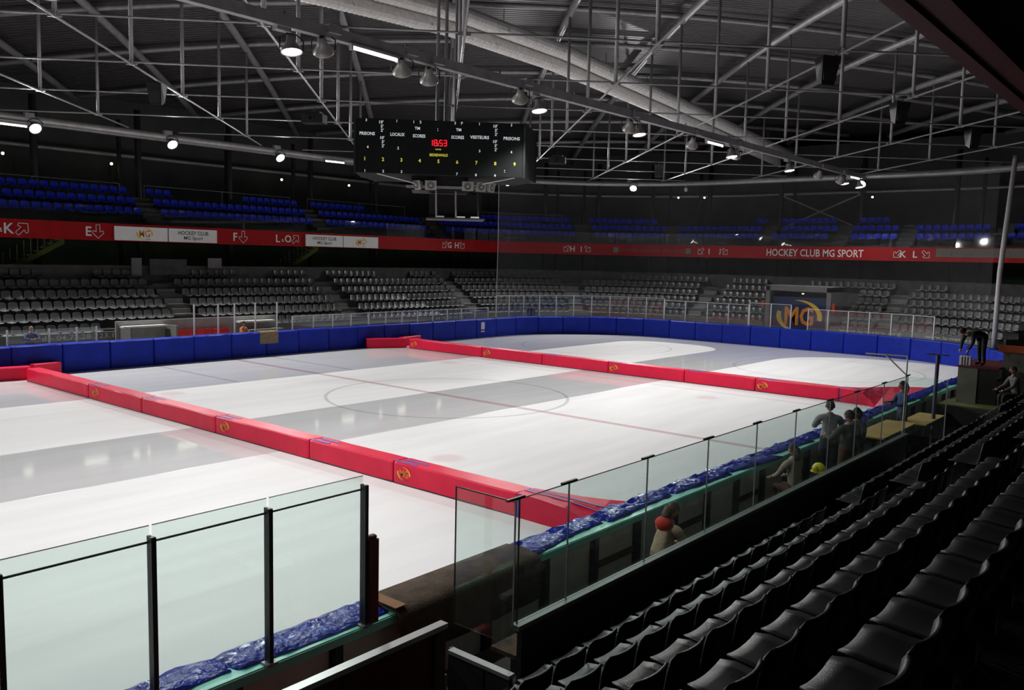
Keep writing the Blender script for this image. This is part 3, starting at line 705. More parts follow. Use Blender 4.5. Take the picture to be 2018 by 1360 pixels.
joined('stadium_seats', ME_far, [((11.4+.487*i, -18-.8*k, 1.03+.46*k), 0) for i in range(18) for k in range(5)], M_seat, 'dark seats of the near stand beyond the timekeeper platform', 'seats')
CAMP = Vector((-22.65, -22.06, 5.19))
def rows_on_path(rows, d0, dd, z0, dz, aisles, w_, s_from, s_to, skip):
    out = []
    for k in range(rows):
        d = d0+dd*k; s = s_from
        while s < s_to:
            arc = (L1 <= s < L1+LA) or (s >= L1+LA+L2)
            step = w_*(RC/(RC+d) if arc else 1)
            if all(abs(s-a) > (.68 if not arc else .68*RC/(RC+d)) for a in aisles) and not skip(s, k):
                p, n, t = path(s, d); rz = math.atan2(-n.y, -n.x)-PI/2
                out.append((Vector((p.x, p.y, z0+dz*k)), rz, k, s))
            s += step
    return out
far = rows_on_path(ROWS, 3.0, RD, .95, RZ, AISLE, .485, 50.6, 113.5, lambda s, k: (98.6 < s < 103.9 and k < 5) or (k == 0 and (55.4 < s < 63.5)) or (k == 5 and (int(s*.37) % 4 == 0)) or s > 112)
far.sort(key=lambda q: (q[0]-CAMP).length)
cnt = {}
for loc, rz, k, s in sorted(far[:300], key=lambda q: q[3]):
    o = bpy.data.objects.new('bucket_seat', ME_far); COL.objects.link(o); o.location = loc; o.rotation_euler = (0, 0, rz)
    blk = sum(1 for a in AISLE if a < s)
    cnt[(k, blk)] = cnt.get((k, blk), 0)+1
    tag(o, f'dark grey far lower stand seat, {ordw(k+1)} row up, {ordw(blk)} block, {ordw(cnt[(k, blk)])} from its left', 'seat', f'grey seats of the far lower stand, row {ordw(k+1)}')
joined('stadium_seats', ME_far, [(l, r) for l, r, _, _ in far[300:]], M_seatf, 'dark grey seats of the far corner and end lower stand', 'seats')
blue = rows_on_path(3, 7.3, .8, 6.6, .57, UA, .5, 50.2, 113, lambda s, k: (k == 2 and (int(s*.21) % 3 == 1)) or s > 112)
blue.sort(key=lambda q: (q[0]-CAMP).length)
cnt = {}
for loc, rz, k, s in sorted(blue[:300], key=lambda q: q[3]):
    o = bpy.data.objects.new('balcony_seat', ME_blue); COL.objects.link(o); o.location = loc; o.rotation_euler = (0, 0, rz)
    blk = sum(1 for a in UA if a < s)
    cnt[(k, blk)] = cnt.get((k, blk), 0)+1
    tag(o, f'blue upper stand seat, {ordw(k+1)} row up, {ordw(blk)} block, {ordw(cnt[(k, blk)])} from its left', 'seat', f'blue seats of the upper stand, row {ordw(k+1)}')
joined('stadium_seats', ME_blue, [(l, r) for l, r, _, _ in blue[300:]], M_seatb, 'blue seats at the far end of the upper stand', 'seats')
# back rails of the upper rows
for i, (a, b) in enumerate(((50.5, 59.3), (60.7, 70.3), (71.7, 80.3), (81.7, 86.9))):
    o = thing('guard_rail', f'thin steel guard rail behind the top blue seats, {ordw(i+1)} from the left', 'rail', path(a, 9.5)[0]+Z*7.75)
    g = MB(o.location); ringtube(g, a, b, 9.5, 8.75, .02, 6); obj('rail', g, M_steel, o)
    for s in (a, (a+b)/2, b): g = MB(o.location); q = path(s, 9.5)[0]; g.tube([q+Z*7.7, q+Z*8.75], .018, 6); obj('stanchion', g, M_steel, o)

M_bal = glassmat('balustrade_glass', (.95, .97, .97), .06, 0)
bl = thing('glass_balustrade', 'low clear glass balustrade along the top of the red fascia', 'balustrade', path(50, 5.8)[0]+Z*6.46); L = bl.location
for i in range(32):
    a = 49.0+2*i; g = MB(L); ring(g, a+.02, a+1.98, [(5.775, 6.46), (5.787, 6.46), (5.815, 7.3), (5.803, 7.3)]); obj('pane', g, M_bal, bl)
# ------------------------------------------------------------------ concourse: stair flights, boards
for i, (x0, lab) in enumerate(((-7.6, 'green edged stair flight rising under the left balcony'), (8.2, 'green edged stair flight rising under the balcony beside block F'))):
    o = thing('stair_flight', lab, 'stairs', (x0, 24, 3.45))
    for k in range(11):
        g = MB(o.location); g.box((x0+.32*k, 24.2, 3.6+.2*k), (.34, 1.6, .08)); obj('tread', g, M_gfloor, o)
    g = MB(o.location); g.poly([(x0-.2, 23.35, 3.5), (x0+3.5, 23.35, 5.7), (x0+3.5, 23.35, 5.4), (x0+.1, 23.35, 3.45)], (0, -1, 0), .05); obj('stringer', g, M_gfloor, o)
    for k in range(0, 11, 1):
        g = MB(o.location); g.tube([(x0+.32*k, 23.38, 3.6+.2*k), (x0+.32*k, 23.38, 4.5+.2*k)], .018, 5); obj('baluster', g, M_gpanel, o)
for i, (x0, x1, z0, z1, lab) in enumerate(((-1.37, -.82, 3.76, 4.75, 'narrow pale board on the concourse wall'), (-.38, 1.72, 3.85, 4.71, 'wide grey board on the concourse wall'), (3.0, 3.85, 4.25, 4.8, 'small pale poster board on legs behind the grey seats'))):
    o = thing('notice_board', lab, 'board', (x0, 21.9, 3.45)); g = MB(o.location); g.box(((x0+x1)/2, 21.9, (z0+z1)/2), (x1-x0, .04, z1-z0)); obj('panel', g, M_conl if i != 1 else M_conc, o)
    for q in (x0+.08, x1-.08): g = MB(o.location); g.tube([(q, 21.93, 3.45), (q, 21.93, z0+.1)], .02, 6); obj('leg', g, M_dsteel, o)

# penalty bench by the far boards
o = thing('penalty_bench', 'penalty bench shelter with red seats behind the far boards', 'bench', (0, 16.8, .25)); L = o.location
g = MB(L); g.box((-.3, 16.9, 1.05), (8.6, .1, 1.65)); obj('back_wall', g, mat('pale_grey_panel', (.34, .34, .33), .7, vary=.1), o)
for x in (-4.4, -2.2): g = MB(L); g.box((x, 16.4, .95), (.08, 1.2, 1.4)); obj('side_wall', g, M_conl, o)
for x in (-3.4, 2.6): g = MB(L); g.box((x, 16.62, 1.62), (2.1, .42, .08)); obj('counter', g, M_white, o)
for i in range(7):
    g = MB(L); x = -2.0+.46*i; g.box((x, 16.3, .85), (.42, .42, .06)); g.box((x, 16.53, 1.1), (.42, .05, .5)); obj('seat', g, M_seatr, o)
g = MB(L); g.box((2.9, 16.4, 1.2), (2.0, .8, .06)); obj('table', g, M_gpanel, o)
# ------------------------------------------------------------------ near boards, ledge and wrapped pads
nbd = thing('bench_boards', 'near dasher boards with green ledge seen from the bench side', 'boards', (0, -15.1, 0)); L = nbd.location
g = MB(L); g.box((-1.5, -15.05, .6), (45, .1, 1.2)); obj('core', g, M_panel, nbd)
xs = [-23.2+1.2*i for i in range(34)]
for i, x in enumerate(xs):
    g = MB(L); g.box((x+.6, -15.115, .62), (1.06, .03, 1.1)); obj('panel', g, M_panel, nbd)
    g = MB(L); g.box((x, -15.16, .6), (.10, .12, 1.18)); obj('stile', g, M_dsteel, nbd)
    if i % 2: g = MB(L); g.box((x+.6, -15.15, .62), (1.02, .05, .09)); obj('rail', g, M_brown, nbd)
g = MB(L); g.box((-1.5, -15.17, 1.21), (45, .22, .035)); obj('ledge', g, M_ledge, nbd)
g = MB(L); g.box((-1.5, -15.285, 1.17), (45, .02, .09)); obj('ledge_lip', g, M_ledge, nbd)
def wrap_pad(x0, x1, label, wild=1.0, cover=.0):
    n = max(8, int((x1-x0)/.11)); base = ((x0+x1)/2, -14.9, .6); g = MB(base); fr = []
    sd = random.random()*50
    def nz(a, b): return math.sin(a*3.1+sd)*math.cos(b*2.3+sd*1.7)+.6*math.sin(a*7.7+b*4+sd*2)+.4*math.sin(a*15.1-b*5+sd)
    for i in range(n+1):
        x = x0+(x1-x0)*i/n; e = .03 if i in (0, n) else 0
        a = .02*wild; oy = -15.12-cover*(.5+.5*math.sin(x*1.3+sd))
        sec = [(-15.0, .05), (-14.74+e, .05), (-14.73+e, .6), (-14.72+e, 1.15), (-14.76+e, 1.24), (-14.84, 1.275), (-14.90, 1.255), (-14.97, 1.275), (-15.06, 1.255), (oy, 1.25), (oy-.01, 1.235), (-15.0, 1.225)]
        fr.append([Vector((x+a*.5*nz(x*2, j), y+(a*nz(x*1.7, j*.9) if 3 <= j <= 9 else 0), z+(max(-.004, a*nz(x*1.9+3, j*1.3)) if 4 <= j <= 9 else 0)-e)) for j, (y, z) in enumerate(sec)])
    g.sweep(fr); o = obj('wrapped_pad', g, M_bluew, None, base, True); tag(o, label, 'crash pad', 'wrapped blue pads on the near boards')
wp = [(-22.6, -20.5), (-20.48, -18.42), (-18.4, -16.45)]; near = [(-14.15+2.1*i, -14.15+2.1*(i+1)-.02) for i in range(16)]
for i, (a, b) in enumerate(wp): wrap_pad(a, b, f'plastic wrapped blue pad under the nearest rink glass, {ordw(i+1)} from the left', 1.0, .10)
for i, (a, b) in enumerate(near): wrap_pad(a, b, f'plastic wrapped blue pad on the bench boards, {ordw(i+1)} beyond the brown carpet', 1.3, .08 if i % 3 else .22)
o = thing('carpet_runner', 'brown carpet draped over the near boards at the doorway', 'carpet', (-15.2, -15.1, 1.2)); g = MB(o.location); fr = []
for i in range(15):
    x = -16.5+2.5*i/14; q = .012*math.sin(i*1.9)
    sec = [(-14.70, 1.0), (-14.72, 1.24), (-14.80, 1.30), (-15.05, 1.315+q), (-15.33, 1.29), (-15.40, 1.24), (-15.42+q, .82-(.12 if i > 3 else 0)), (-15.40+q, .82-(.12 if i > 3 else 0)), (-15.375, 1.22), (-15.32, 1.262), (-15.05, 1.285+q), (-14.82, 1.275), (-14.745, 1.23), (-14.725, 1.0)]
    fr.append([Vector((x, y, z)) for y, z in sec])
g.sweep(fr); obj('pile', g, M_brown, o, smooth=True)
g = MB(o.location); g.box((-16.45, -15.1, 1.318), (.16, .5, .012)); obj('edge_tape', g, mat('tan_tape', (.22, .10, .03), .8), o)
# nearest rink glass
o = thing('rink_glass', 'tall clear rink glass with dark posts on the nearest boards', 'glass screen', (-19, -15.25, 1.2)); L = o.location
px = [-21.6, -20.42, -19.24, -18.09, -16.91]
for a, b in zip(px[:-1], px[1:]):
    g = MB(L); g.box(((a+b)/2, -15.25, 2.055), (b-a-.03, .012, 1.63)); obj('pane', g, M_glass, o)
    g = MB(L); g.tube([(a, -15.215, 2.715), (b, -15.215, 2.715)], .011, 6); obj('tie_bar', g, M_black, o)
    for zz in (2.872, ): g = MB(L); g.box(((a+b)/2, -15.25, zz), (b-a-.03, .014, .006)); obj('edge_strip', g, M_dsteel, o)
for x in px[1:]:
    g = MB(L); g.box((x, -15.285, 1.99), (.042, .04, 1.57)); g.box((x, -15.225, 1.99), (.028, .03, 1.57)); po = obj('post', g, M_dsteel, o)
    g = MB(L); g.box((x+.022, -15.285, 1.99), (.004, .036, 1.55)); obj('edge_trim', g, M_black, po)
    g = MB(L); g.box((x, -15.27, 1.235), (.12, .11, .03)); obj('post_foot', g, M_steel, po)
g = MB(L); g.box((-16.83, -15.3, 1.72), (.10, .10, .92)); g.sphere((-16.83, -15.3, 2.2), (.05, .05, .03)); obj('post_pad', g, M_dred, o)
# bench side parapets
o = thing('entrance_parapet', 'dark parapet with a pale metal cap left of the entrance gap', 'parapet', (-20, -16.5, .4)); L = o.location
g = MB(L); g.box((-20.9, -16.5, 1.02), (7.9, .06, 1.18)); obj('panel', g, M_dred, o)
g = MB(L); g.box((-20.9, -16.5, 1.63), (7.92, .10, .05)); obj('cap_rail', g, M_alu, o)
for x in (-18.2, -17.1): g = MB(L); g.box((x, -16.545, 1.0), (.06, .04, 1.16)); obj('stile', g, M_dsteel, o)
o = thing('side_parapet', 'short dark side panel with a pale cap at the entrance gap', 'parapet', (-17.2, -17.05, .4)); L = o.location
g = MB(L); g.box((-17.2, -17.07, 1.0), (.05, .44, 1.1)); g.box((-17.2, -17.42, 1.3), (.05, .3, .5)); obj('panel', g, M_dsteel, o)
g = MB(L); g.box((-17.2, -17.21, 1.565), (.08, .74, .035)); obj('cap_rail', g, M_alu, o)
g = MB(L); g.box((-17.17, -16.83, 1.0), (.05, .05, 1.15)); obj('end_post', g, M_dsteel, o)
o = thing('bench_parapet', 'long dark parapet with a grey cap between bench and near seats', 'parapet', (-10, -17.05, .43)); L = o.location
for i in range(8):
    g = MB(L); g.box((-15.63+1.64*i, -17.04, 1.0), (1.625, .06, 1.14)); obj('panel', g, M_dsteel, o)
g = MB(L); g.box((-9.89, -17.02, 1.6), (13.2, .10, .05)); obj('cap_rail', g, mat('grey_green_cap', (.22, .25, .22), .4, .3, vary=.1), o)
o = thing('spectator_glass', 'frameless glass wall with black top clips above the bench parapet', 'glass screen', (-10, -17.0, 1.62)); L = o.location
gx = [-16.50, -15.63, -14.06, -12.52, -11.0, -9.53, -8.02, -6.63, -5.0, -3.36]
for a, b in zip(gx[:-1], gx[1:]):
    g = MB(L); g.box(((a+b)/2, -17.0, 2.25), (b-a-.012, .012, 1.25)); obj('pane', g, M_glass, o)
    g = MB(L); g.box(((a+b)/2, -17.0, 2.88), (b-a, .014, .008)); obj('edge_strip', g, M_dsteel, o)
for x in gx:
    g = MB(L); g.box((x, -17.0, 2.25), (.008, .018, 1.25)); j = obj('joint_strip', g, M_steel, o)
    g = MB(L); g.box((x, -17.0, 2.895), (.26, .03, .022)); obj('top_clip', g, M_black, j)
g = MB(L); g.box((-16.5, -16.6, 2.13), (.012, .78, 1.44)); obj('pane', g, M_glass, o)
g = MB(L); g.box((-16.5, -16.6, 2.86), (.014, .78, .012)); obj('edge_strip', g, M_black, o)
g = MB(L); g.box((-16.5, -16.21, 2.13), (.016, .008, 1.46)); obj('joint_strip', g, M_dsteel, o)
g = MB(L); g.box((-16.44, -17.0, 2.2), (.012, .012, 1.35)); obj('joint_strip', g, M_dsteel, o)
g = MB(L); g.box((-3.36, -17.4, 2.25), (.012, .78, 1.25)); obj('pane', g, M_glass, o)
g = MB(L); g.box((-3.36, -17.78, 2.0), (.02, .02, 1.8)); obj('joint_strip', g, M_post, o)
# bench seats, clutter
o = thing('player_bench', 'long dark wooden bench behind the near boards', 'bench', (-9, -16.2, .43)); L = o.location
g = MB(L); g.box((-9.5, -16.25, .83), (12.5, .36, .05)); obj('seat_board', g, M_brown, o)
for x in (-15.4, -12.5, -9.5, -6.5, -3.6): g = MB(L); g.box((x, -16.25, .62), (.06, .3, .38)); obj('leg', g, M_dsteel, o)
o = thing('first_aid_box', 'pale box with red cloth on top inside the entrance gap', 'box', (-16.95, -16.2, .43)); L = o.location
g = MB(L); g.box((-16.95, -16.2, .72), (.36, .36, .58)); obj('box', g, M_gpanel, o)
g = MB(L); g.box((-16.95, -16.39, .8), (.14, .02, .06)); obj('handle', g, M_black, o)
g = MB(L)
for q in range(5): g.sphere((-17.0+random.uniform(-.1, .1), -16.2+random.uniform(-.1, .1), 1.04+.03*q), (.09, .08, .05), 8, 6)
obj('cloth', g, M_seatr, o, smooth=True)
for (xa, xb, ya, yb, zt, lab) in ((-2.5, .1, -16.35, -15.65, 1.27, 'yellow plywood table beside the standing group'), (.5, 2.4, -16.5, -15.85, 1.2, 'yellow plywood table nearer the timekeeper platform')):
    o = thing('bench_table', lab, 'table', ((xa+xb)/2, (ya+yb)/2, .43)); L = o.location
    g = MB(L); g.box(((xa+xb)/2, (ya+yb)/2, zt), (xb-xa, yb-ya, .035)); obj('table_top', g, M_ply, o)
    for x in (xa+.1, xb-.1):
        for y in (ya+.08, yb-.08): g = MB(L); g.box((x, y, (zt+.43)/2), (.05, .05, zt-.45)); obj('leg', g, M_dsteel, o)
o = thing('bench_end_frame', 'white pipe frame with a diagonal brace at the bench end', 'frame', (-1.3, -16.4, .43)); L = o.location
for P_, nm in (([(-1.3, -16.42, .43), (-1.3, -16.42, 3.1)], 'upright'), ([(-1.45, -15.5, 3.1), (-1.3, -16.42, 3.1)], 'top_bar'), ([(-1.4, -15.95, 3.1), (-1.3, -16.42, 2.65)], 'brace')):
    g = MB(L); g.tube(P_, .018, 8); obj(nm, g, M_white, o)
o = thing('sign_post', 'dark post with a short crossbar beside the timekeeper platform', 'post', (1.6, -16.4, .43)); L = o.location
g = MB(L); g.tube([(1.6, -16.4, .43), (1.6, -16.4, 2.92)], .05, 8); obj('post', g, mat('purple_dark', (.07, .06, .13), .5), o)
g = MB(L); g.box((1.6, -16.4, 2.93), (.05, .55, .03), (Vector((1, 0, 0)), Vector((0, 1, 0)), Z)); obj('crossbar', g, M_brown, o)
# timekeeper platform
o = thing('timekeeper_platform', 'grey-green raised platform with a dark doorway at the bench end', 'platform', (7, -16.9, .43)); L = o.location
g = MB(L); g.box((7.5, -16.38, .72), (3.6, 1.8, .58)); obj('podium', g, M_concn, o)
g = MB(L); g.box((6.4, -16.38, 1.02), (1.3, 1.75, .03)); obj('green_matting', g, M_gfloor, o)
g = MB(L); g.box((6.6, -16.12, 1.585), (.06, .55, 1.11)); obj('front_panel', g, M_gpanel, o)
g = MB(L); g.box((6.62, -16.66, 1.585), (.04, .56, 1.11)); obj('doorway', g, M_black, o)
g = MB(L); g.box((7.8, -16.4, 2.17), (2.5, 1.15, .06)); obj('deck', g, M_dred, o)
g = MB(L); g.box((7.1, -17.45, 1.85), (.06, .95, 1.7)); obj('rear_panel', g, M_gpanel, o)
g = MB(L); g.box((7.05, -17.4, 2.78), (.2, 1.1, .2)); obj('orange_band', g, M_orange, o)
g = MB(L); g.box((8.2, -15.85, 1.585), (2.9, .05, 1.11)); obj('side_panel', g, M_gpanel, o)
# net around the end
nt_ = thing('safety_net', 'fine grey safety net hanging above the far corner and end glass', 'net', path(80.2, .3)[0]+Z*2.7); L = nt_.location
g = MB(L); g.sweep([[path(s, .3)[0]+Z*z for z in (2.75, 6.5, 10.6)] for s in samples(80.2, 113.6, 1.0, 3.0)], closed=False); obj('mesh_sheet', g, M_net, nt_)
g = MB(L); p = path(80.2, .3)[0]; g.tube([p+Z*2.7, p+Z*6+Vector((.05, 0, 0)), p+Z*10.6], .022, 6); obj('edge_rope', g, M_post, nt_)
g = MB(L); p = path(114.2, .3)[0]; g.tube([p+Z*.9, p+Z*5, p+Vector((.5, -.2, 0))+Z*10.9], .12, 10); obj('net_mast', g, mat('mast_grey', (.5, .5, .52), .5, vary=.05), nt_, smooth=True)

# ------------------------------------------------------------------ lamps
def arena_lamp(p, aim, lab, lit=True, power=1.0, vis=True):
    p = Vector(p); ax = (Vector(aim)-p).normalized()
    o = thing('arena_lamp', lab, 'lamp', p, 'arena lamps on the truss' if lit else 'unlit arena lamps'); L = o.location
    r = .27
    g = MB(L); g.lathe([(.05, -.42), (.10, -.40), (.12, -.24), (.2, -.12), (r, 0), (r, .02), (r-.02, .02), (r-.03, -.02)], p, ax, 20); obj('reflector', g, M_refl, o, smooth=True)
    g = MB(L); g.lathe([(0, .0), (r-.035, .0)], p, ax, 20); obj('lens', g, M_lens if lit else mat('dead_lens', (.25, .25, .25), .2), o)
    side = ax.cross(Z)
    side = side.normalized() if side.length > .05 else Vector((1, 0, 0))
    g = MB(L); g.tube([p+side*(r+.03)-ax*.05, p+side*(r+.03)+Z*.3, p+side*.12+Z*.42, p-side*.12+Z*.42, p-side*(r+.03)+Z*.3, p-side*(r+.03)-ax*.05], .018, 6); obj('yoke', g, M_black, o)
    g = MB(L); g.box(p+Z*.55+side*.25, (.4, .22, .2)); obj('ballast_box', g, M_steel, o)
    if lit:
        ld = bpy.data.lights.new('arena_spot', 'SPOT'); ld.energy = LAMP_W*power; ld.spot_size = math.radians(136); ld.spot_blend = .55; ld.shadow_soft_size = .22; ld.color = (1, .985, .97)
        lo = bpy.data.objects.new('arena_spot', ld); COL.objects.link(lo); lo.parent = o; lo.location = ax*.06
        lo.rotation_euler = ax.to_track_quat('-Z', 'Y').to_euler()
    return o
tr = thing('lighting_truss', 'long grey channel beam carrying the central lamp row', 'truss', (0, -4, 10.7)); L = tr.location
g = MB(L); g.box((-2, -4, 10.80), (70, .22, .28)); obj('channel', g, M_steel, tr)
for x in range(-34, 34, 4): g = MB(L); g.tube([(x, -4, 10.9), (x, -4, 11.05)], .03, 6); obj('hanger', g, M_steel, tr)
for i, x in enumerate([-33.0, -27.0, -21.2, -15.44, -9.79, .05, 6.37, 14.47, 21.29, 29.7, 32.4]):
    arena_lamp((x, -4.0, 10.12), (x-.5, -6.0, 0), f'lit round arena lamp on the central channel beam, {ordw(i+1)} along it', True, .3 if x > 25 else (1.25 if x > 5 else (1.0 if x > -12 else .45)))
for i, (x, z) in enumerate(((-8.79, 10.32), (-6.09, 10.3), (-5.04, 10.25), (-.92, 10.34), (5.7, 10.25), (10.7, 10.2), (14.9, 10.2), (25.5, 10.2), (29, 10.2))):
    arena_lamp((x, -3.95, z), (x+5.5, 1.0, 3), f'unlit round arena lamp on the central channel beam, {ordw(i+1)} along it', False)
for i, (s, z) in enumerate(((40.0, 10.45), (46.5, 10.45), (53.04, 10.43), (59.46, 10.47), (65.82, 10.47), (83.34, 10.60), (89.84, 10.54), (104.2, 10.36))):
    p, n, t = path(s, 4.0); q = path(s, -9)[0]
    arena_lamp(p+Z*z, q, f'lit arena lamp hung from the far eaves ring, {ordw(i+1)} along it', True, 2.4 if s < 80 else (3.2 if s < 95 else .35))
for i, x in enumerate((-27.0, -21.0, -15.0)):  # extra lamps out of view, added to brighten the closest ice
    arena_lamp((x, -11.0, 10.3), (x+.5, -9.5, 0), f'added unseen lamp of a row brightening the closest ice, {ordw(i+1)} along it', True, 1.15 if x > -16 else .2)
def tube_lamp(a, b, lab, mt=M_tube):
    a, b = Vector(a), Vector(b); o = thing('tube_lamp', lab, 'lamp', a, 'lit fluorescent tubes'); L = o.location
    g = MB(L); g.tube([a, b], .04, 8); obj('tube', g, mt, o)
    d = (b-a).normalized(); g = MB(L); g.box((a+b)/2+Z*.08, ((b-a).length+.1, .12, .07), (d, Z.cross(d), Z)); obj('batten', g, M_steell, o)
    for q in (a, b): g = MB(L); g.box(q, (.05, .1, .12), (d, Z.cross(d), Z)); obj('lamp_holder', g, M_steell, o)
tube_lamp((-8.01, -4.1, 10.56), (-6.41, -4.1, 10.53), 'lit fluorescent tube on the channel beam nearest the camera'); tube_lamp((11.73, -4.1, 10.47), (13.29, -4.1, 10.47), 'lit fluorescent tube midway along the channel beam'); tube_lamp((30.2, -4.1, 10.57), (31.9, -4.1, 10.6), 'lit fluorescent tube at the far end of the channel beam')
tube_lamp((-9.6, 19.0, 10.47), (-7.3, 19.0, 10.47), 'lit fluorescent tube on the eaves ring at the left frame edge'); tube_lamp((8.87, 19.0, 10.62), (10.3, 19.0, 10.64), 'lit fluorescent tube on the eaves ring left of the scoreboard')
for i, (s, z) in enumerate(((54.12, 9.89), (59.62, 9.91), (70.76, 9.98), (76.36, 10.05), (91.14, 10.38), (92.06, 10.36), (102.72, 10.08))):
    p = path(s, 11)[0]; o = thing('wall_bulb', f'small yellow bulb on a thin pole in the upper stand, {ordw(i+1)} from the left', 'lamp', p+Z*7.5, 'yellow bulbs of the upper stand'); L = o.location
    g = MB(L); g.sphere(p+Z*z, .075, 10, 8); obj('bulb', g, M_bulb, o)
    g = MB(L); g.tube([p+Z*7.7, p+Z*(z-.06)], .03, 6); obj('pole', g, M_dsteel, o)
    g = MB(L); g.lathe([(.03, .2), (.12, .12), (.1, .1)], p+Z*z, Z, 10); obj('cap', g, M_dsteel, o)
M_soff = mat('soffit_tube', (.9, .9, .9), .4, vary=0, emit=(.95, 1, .82), estr=5)
for i, (x, ln) in enumerate(((-9.5, 1.2), (-6.3, .5), (-2.95, 1.3), (-.8, .4), (-.1, .2), (2.2, 1.3), (7.0, .4), (11.3, .3), (13.9, 1.1), (16.8, .3), (18.8, .8), (22.6, .5))):
    tube_lamp((x-ln/2, 23.0, 5.97), (x+ln/2, 23.0, 5.97), f'lit tube on the soffit behind the red fascia, {ordw(i+1)} from the left', M_soff)
# ------------------------------------------------------------------ ducts
def duct(off, lab):
    pts = [(-30, 4, 12.4), (-14, 4, 13.7), (-2.4, 4, 14.5), (4.3, 4, 14.8), (11.5, 4, 14.67), (21.3, 4, 14.03), (30, 4, 13.4), (40, 4, 12.67)]
    o = thing('air_duct', lab, 'duct', pts[0]); L = o.location
    P_ = []; R_ = []
    for i in range(len(pts)-1):
        a, b = Vector(pts[i]), Vector(pts[i+1]); n = int((b-a).length/.12)
        for k in range(n): P_.append(a.lerp(b, k/n)+Vector(off)); R_.append(.36 if len(R_) % 2 else .335)
    g = MB(L); g.tube(P_, R_, 14); obj('ribbed_tube', g, M_duct, o)
    for k in range(0, len(P_), 34):
        g = MB(L); g.tube([P_[k]+Z*.28, P_[k]+Z*.9], .02, 6); obj('hanger', g, M_steel, o)
        g = MB(L); g.lathe([(0, -.06), (.06, -.05), (.08, .0), (.05, .05)], P_[k]+Vector((0, -.3, -.12)), Vector((.2, -1, -.4)), 8); obj('nozzle', g, M_white, o)
duct((0, -.35, .62), 'upper pale ribbed air duct sweeping across the roof'); duct((0, .35, .16), 'lower pale ribbed air duct sweeping across the roof')
# black loudspeakers in the roof
for i, (x, y, z, lab) in enumerate(((-7.6, 6.8, 10.55, 'black loudspeaker hung in the roof above block E'), (-1.1, 6.7, 10.6, 'bulky black projector hung left of the scoreboard'), (1.5, -13.0, 10.6, 'black wedge loudspeaker hung in the roof over the near boards'), (9.4, -12.7, 10.6, 'black wedge loudspeaker hung further along the near roof'), (17.3, -13.4, 10.6, 'black wedge loudspeaker hung at the far near-side roof corner'), (14.8, 6.4, 10.55, 'bulky black projector hung right of the scoreboard'), (21.5, 4, 10.5, 'small black loudspeaker hung over the far corner of the ice'))):
    o = thing('loudspeaker', lab, 'loudspeaker', (x, y, z)); L = o.location
    a = Vector((-.6, -.8, 0)).normalized() if y < 0 else Vector((-.8, -.5, 0)).normalized(); b = Z.cross(a)
    if 'projector' in lab:
        g = MB(L); g.box((x, y, z), (.9, .55, .35), (b, a, Z)); g.box((x, y, z+.22), (.6, .4, .12), (b, a, Z)); obj('cabinet', g, M_black, o)
        g = MB(L); g.lathe([(.1, 0), (.12, .12), (.09, .12)], Vector((x, y, z))+a*.28, a, 12); obj('lens_hood', g, M_dsteel, o)
    else:
        c = Vector((x, y, z)); g = MB(L); f = lambda q, w_, d_, zz: c+b*q*w_+a*d_+Z*zz
        g.add([f(-1, .28, .3, .35), f(1, .28, .3, .35), f(1, .2, .15, -.4), f(-1, .2, .15, -.4), f(-1, .2, -.25, .35), f(1, .2, -.25, .35), f(1, .12, -.2, -.25), f(-1, .12, -.2, -.25)], [(0, 1, 2, 3), (4, 5, 6, 7), (0, 1, 5, 4), (2, 3, 7, 6), (0, 3, 7, 4), (1, 2, 6, 5)]); obj('cabinet', g, M_black, o)
        g = MB(L); g.box(c+a*.235+Z*-.02, (.4, .02, .55), (b, (a-Z*.2).normalized(), Z)); obj('grille', g, M_dsteel, o)
    g = MB(L); g.tube([(x, y, z+.25), (x, y, 11.05)], .02, 6); obj('bracket', g, M_dsteel, o)
for i, (s, z) in enumerate(((92.5, 10.35), )):
    p = path(s, 4)[0]; o = thing('security_camera', 'white dome camera hung from the far corner eaves', 'camera', p+Z*z); L = o.location
    g = MB(L); g.lathe([(.06, .2), (.13, .16), (.13, .02), (.1, -.06), (0, -.1)], p+Z*z, Z, 12); obj('dome', g, M_white, o); g = MB(L); g.tube([p+Z*(z+.2), p+Z*10.8], .02, 6); obj('stem', g, M_white, o)

# ------------------------------------------------------------------ scoreboard cube
UU = Vector((c45, c45, 0)); VV = Vector((c45, -c45, 0))
ZB, ZT = 8.02, 9.86
sb = thing('scoreboard', 'black hanging scoreboard with white lettering and a red clock', 'scoreboard', (0, 0, ZB)); L = sb.location
plan = [(-1.6, -3.35), (-1.6, 2.5), (.2, 3.1), (1.8, 2.5), (1.8, -2.9), (.2, -3.3)]
g = MB(L); g.sweep([[UU*u+VV*v+Z*z for u, v in plan] for z in (ZB, ZT)]); obj('housing', g, M_sb, sb)
g = MB(L)
for u, v in plan: g = MB(L); g.box(UU*u+VV*v+Z*(ZB+ZT)/2, (.07, .07, ZT-ZB+.05), (UU, VV, Z)); obj('corner_trim', g, M_black, sb)
pass
FW, FC = 5.85, -.425
def sbp(cx, cy): return UU*-1.605+VV*(FC+(cx-940)/1660*FW)+Z*(ZT-(cy-100)/525*(ZT-ZB))
def sbt(txt, cx, cy, h, mt=M_sbw, wd=None):
    g = MB(L); text(g, txt, sbp(cx, cy), VV, Z, h=h*1.08, wd=wd, bold=.022, lift=.004); obj('lettering', g, mt, sb)
for txt, cx, cy, wd in (('PRISONS', 230, 247, .52), ('LOCAUX', 523, 247, .49), ('SCORES', 733, 254, .43), ('SCORES', 1110, 254, .44), ('VISITEURS', 1325, 247, .66), ('PRISONS', 1643, 248, .57)): sbt(txt, cx, cy, .105, M_sbw, wd)
for cx in (715, 1118): sbt('TM', cx, 181, .09)
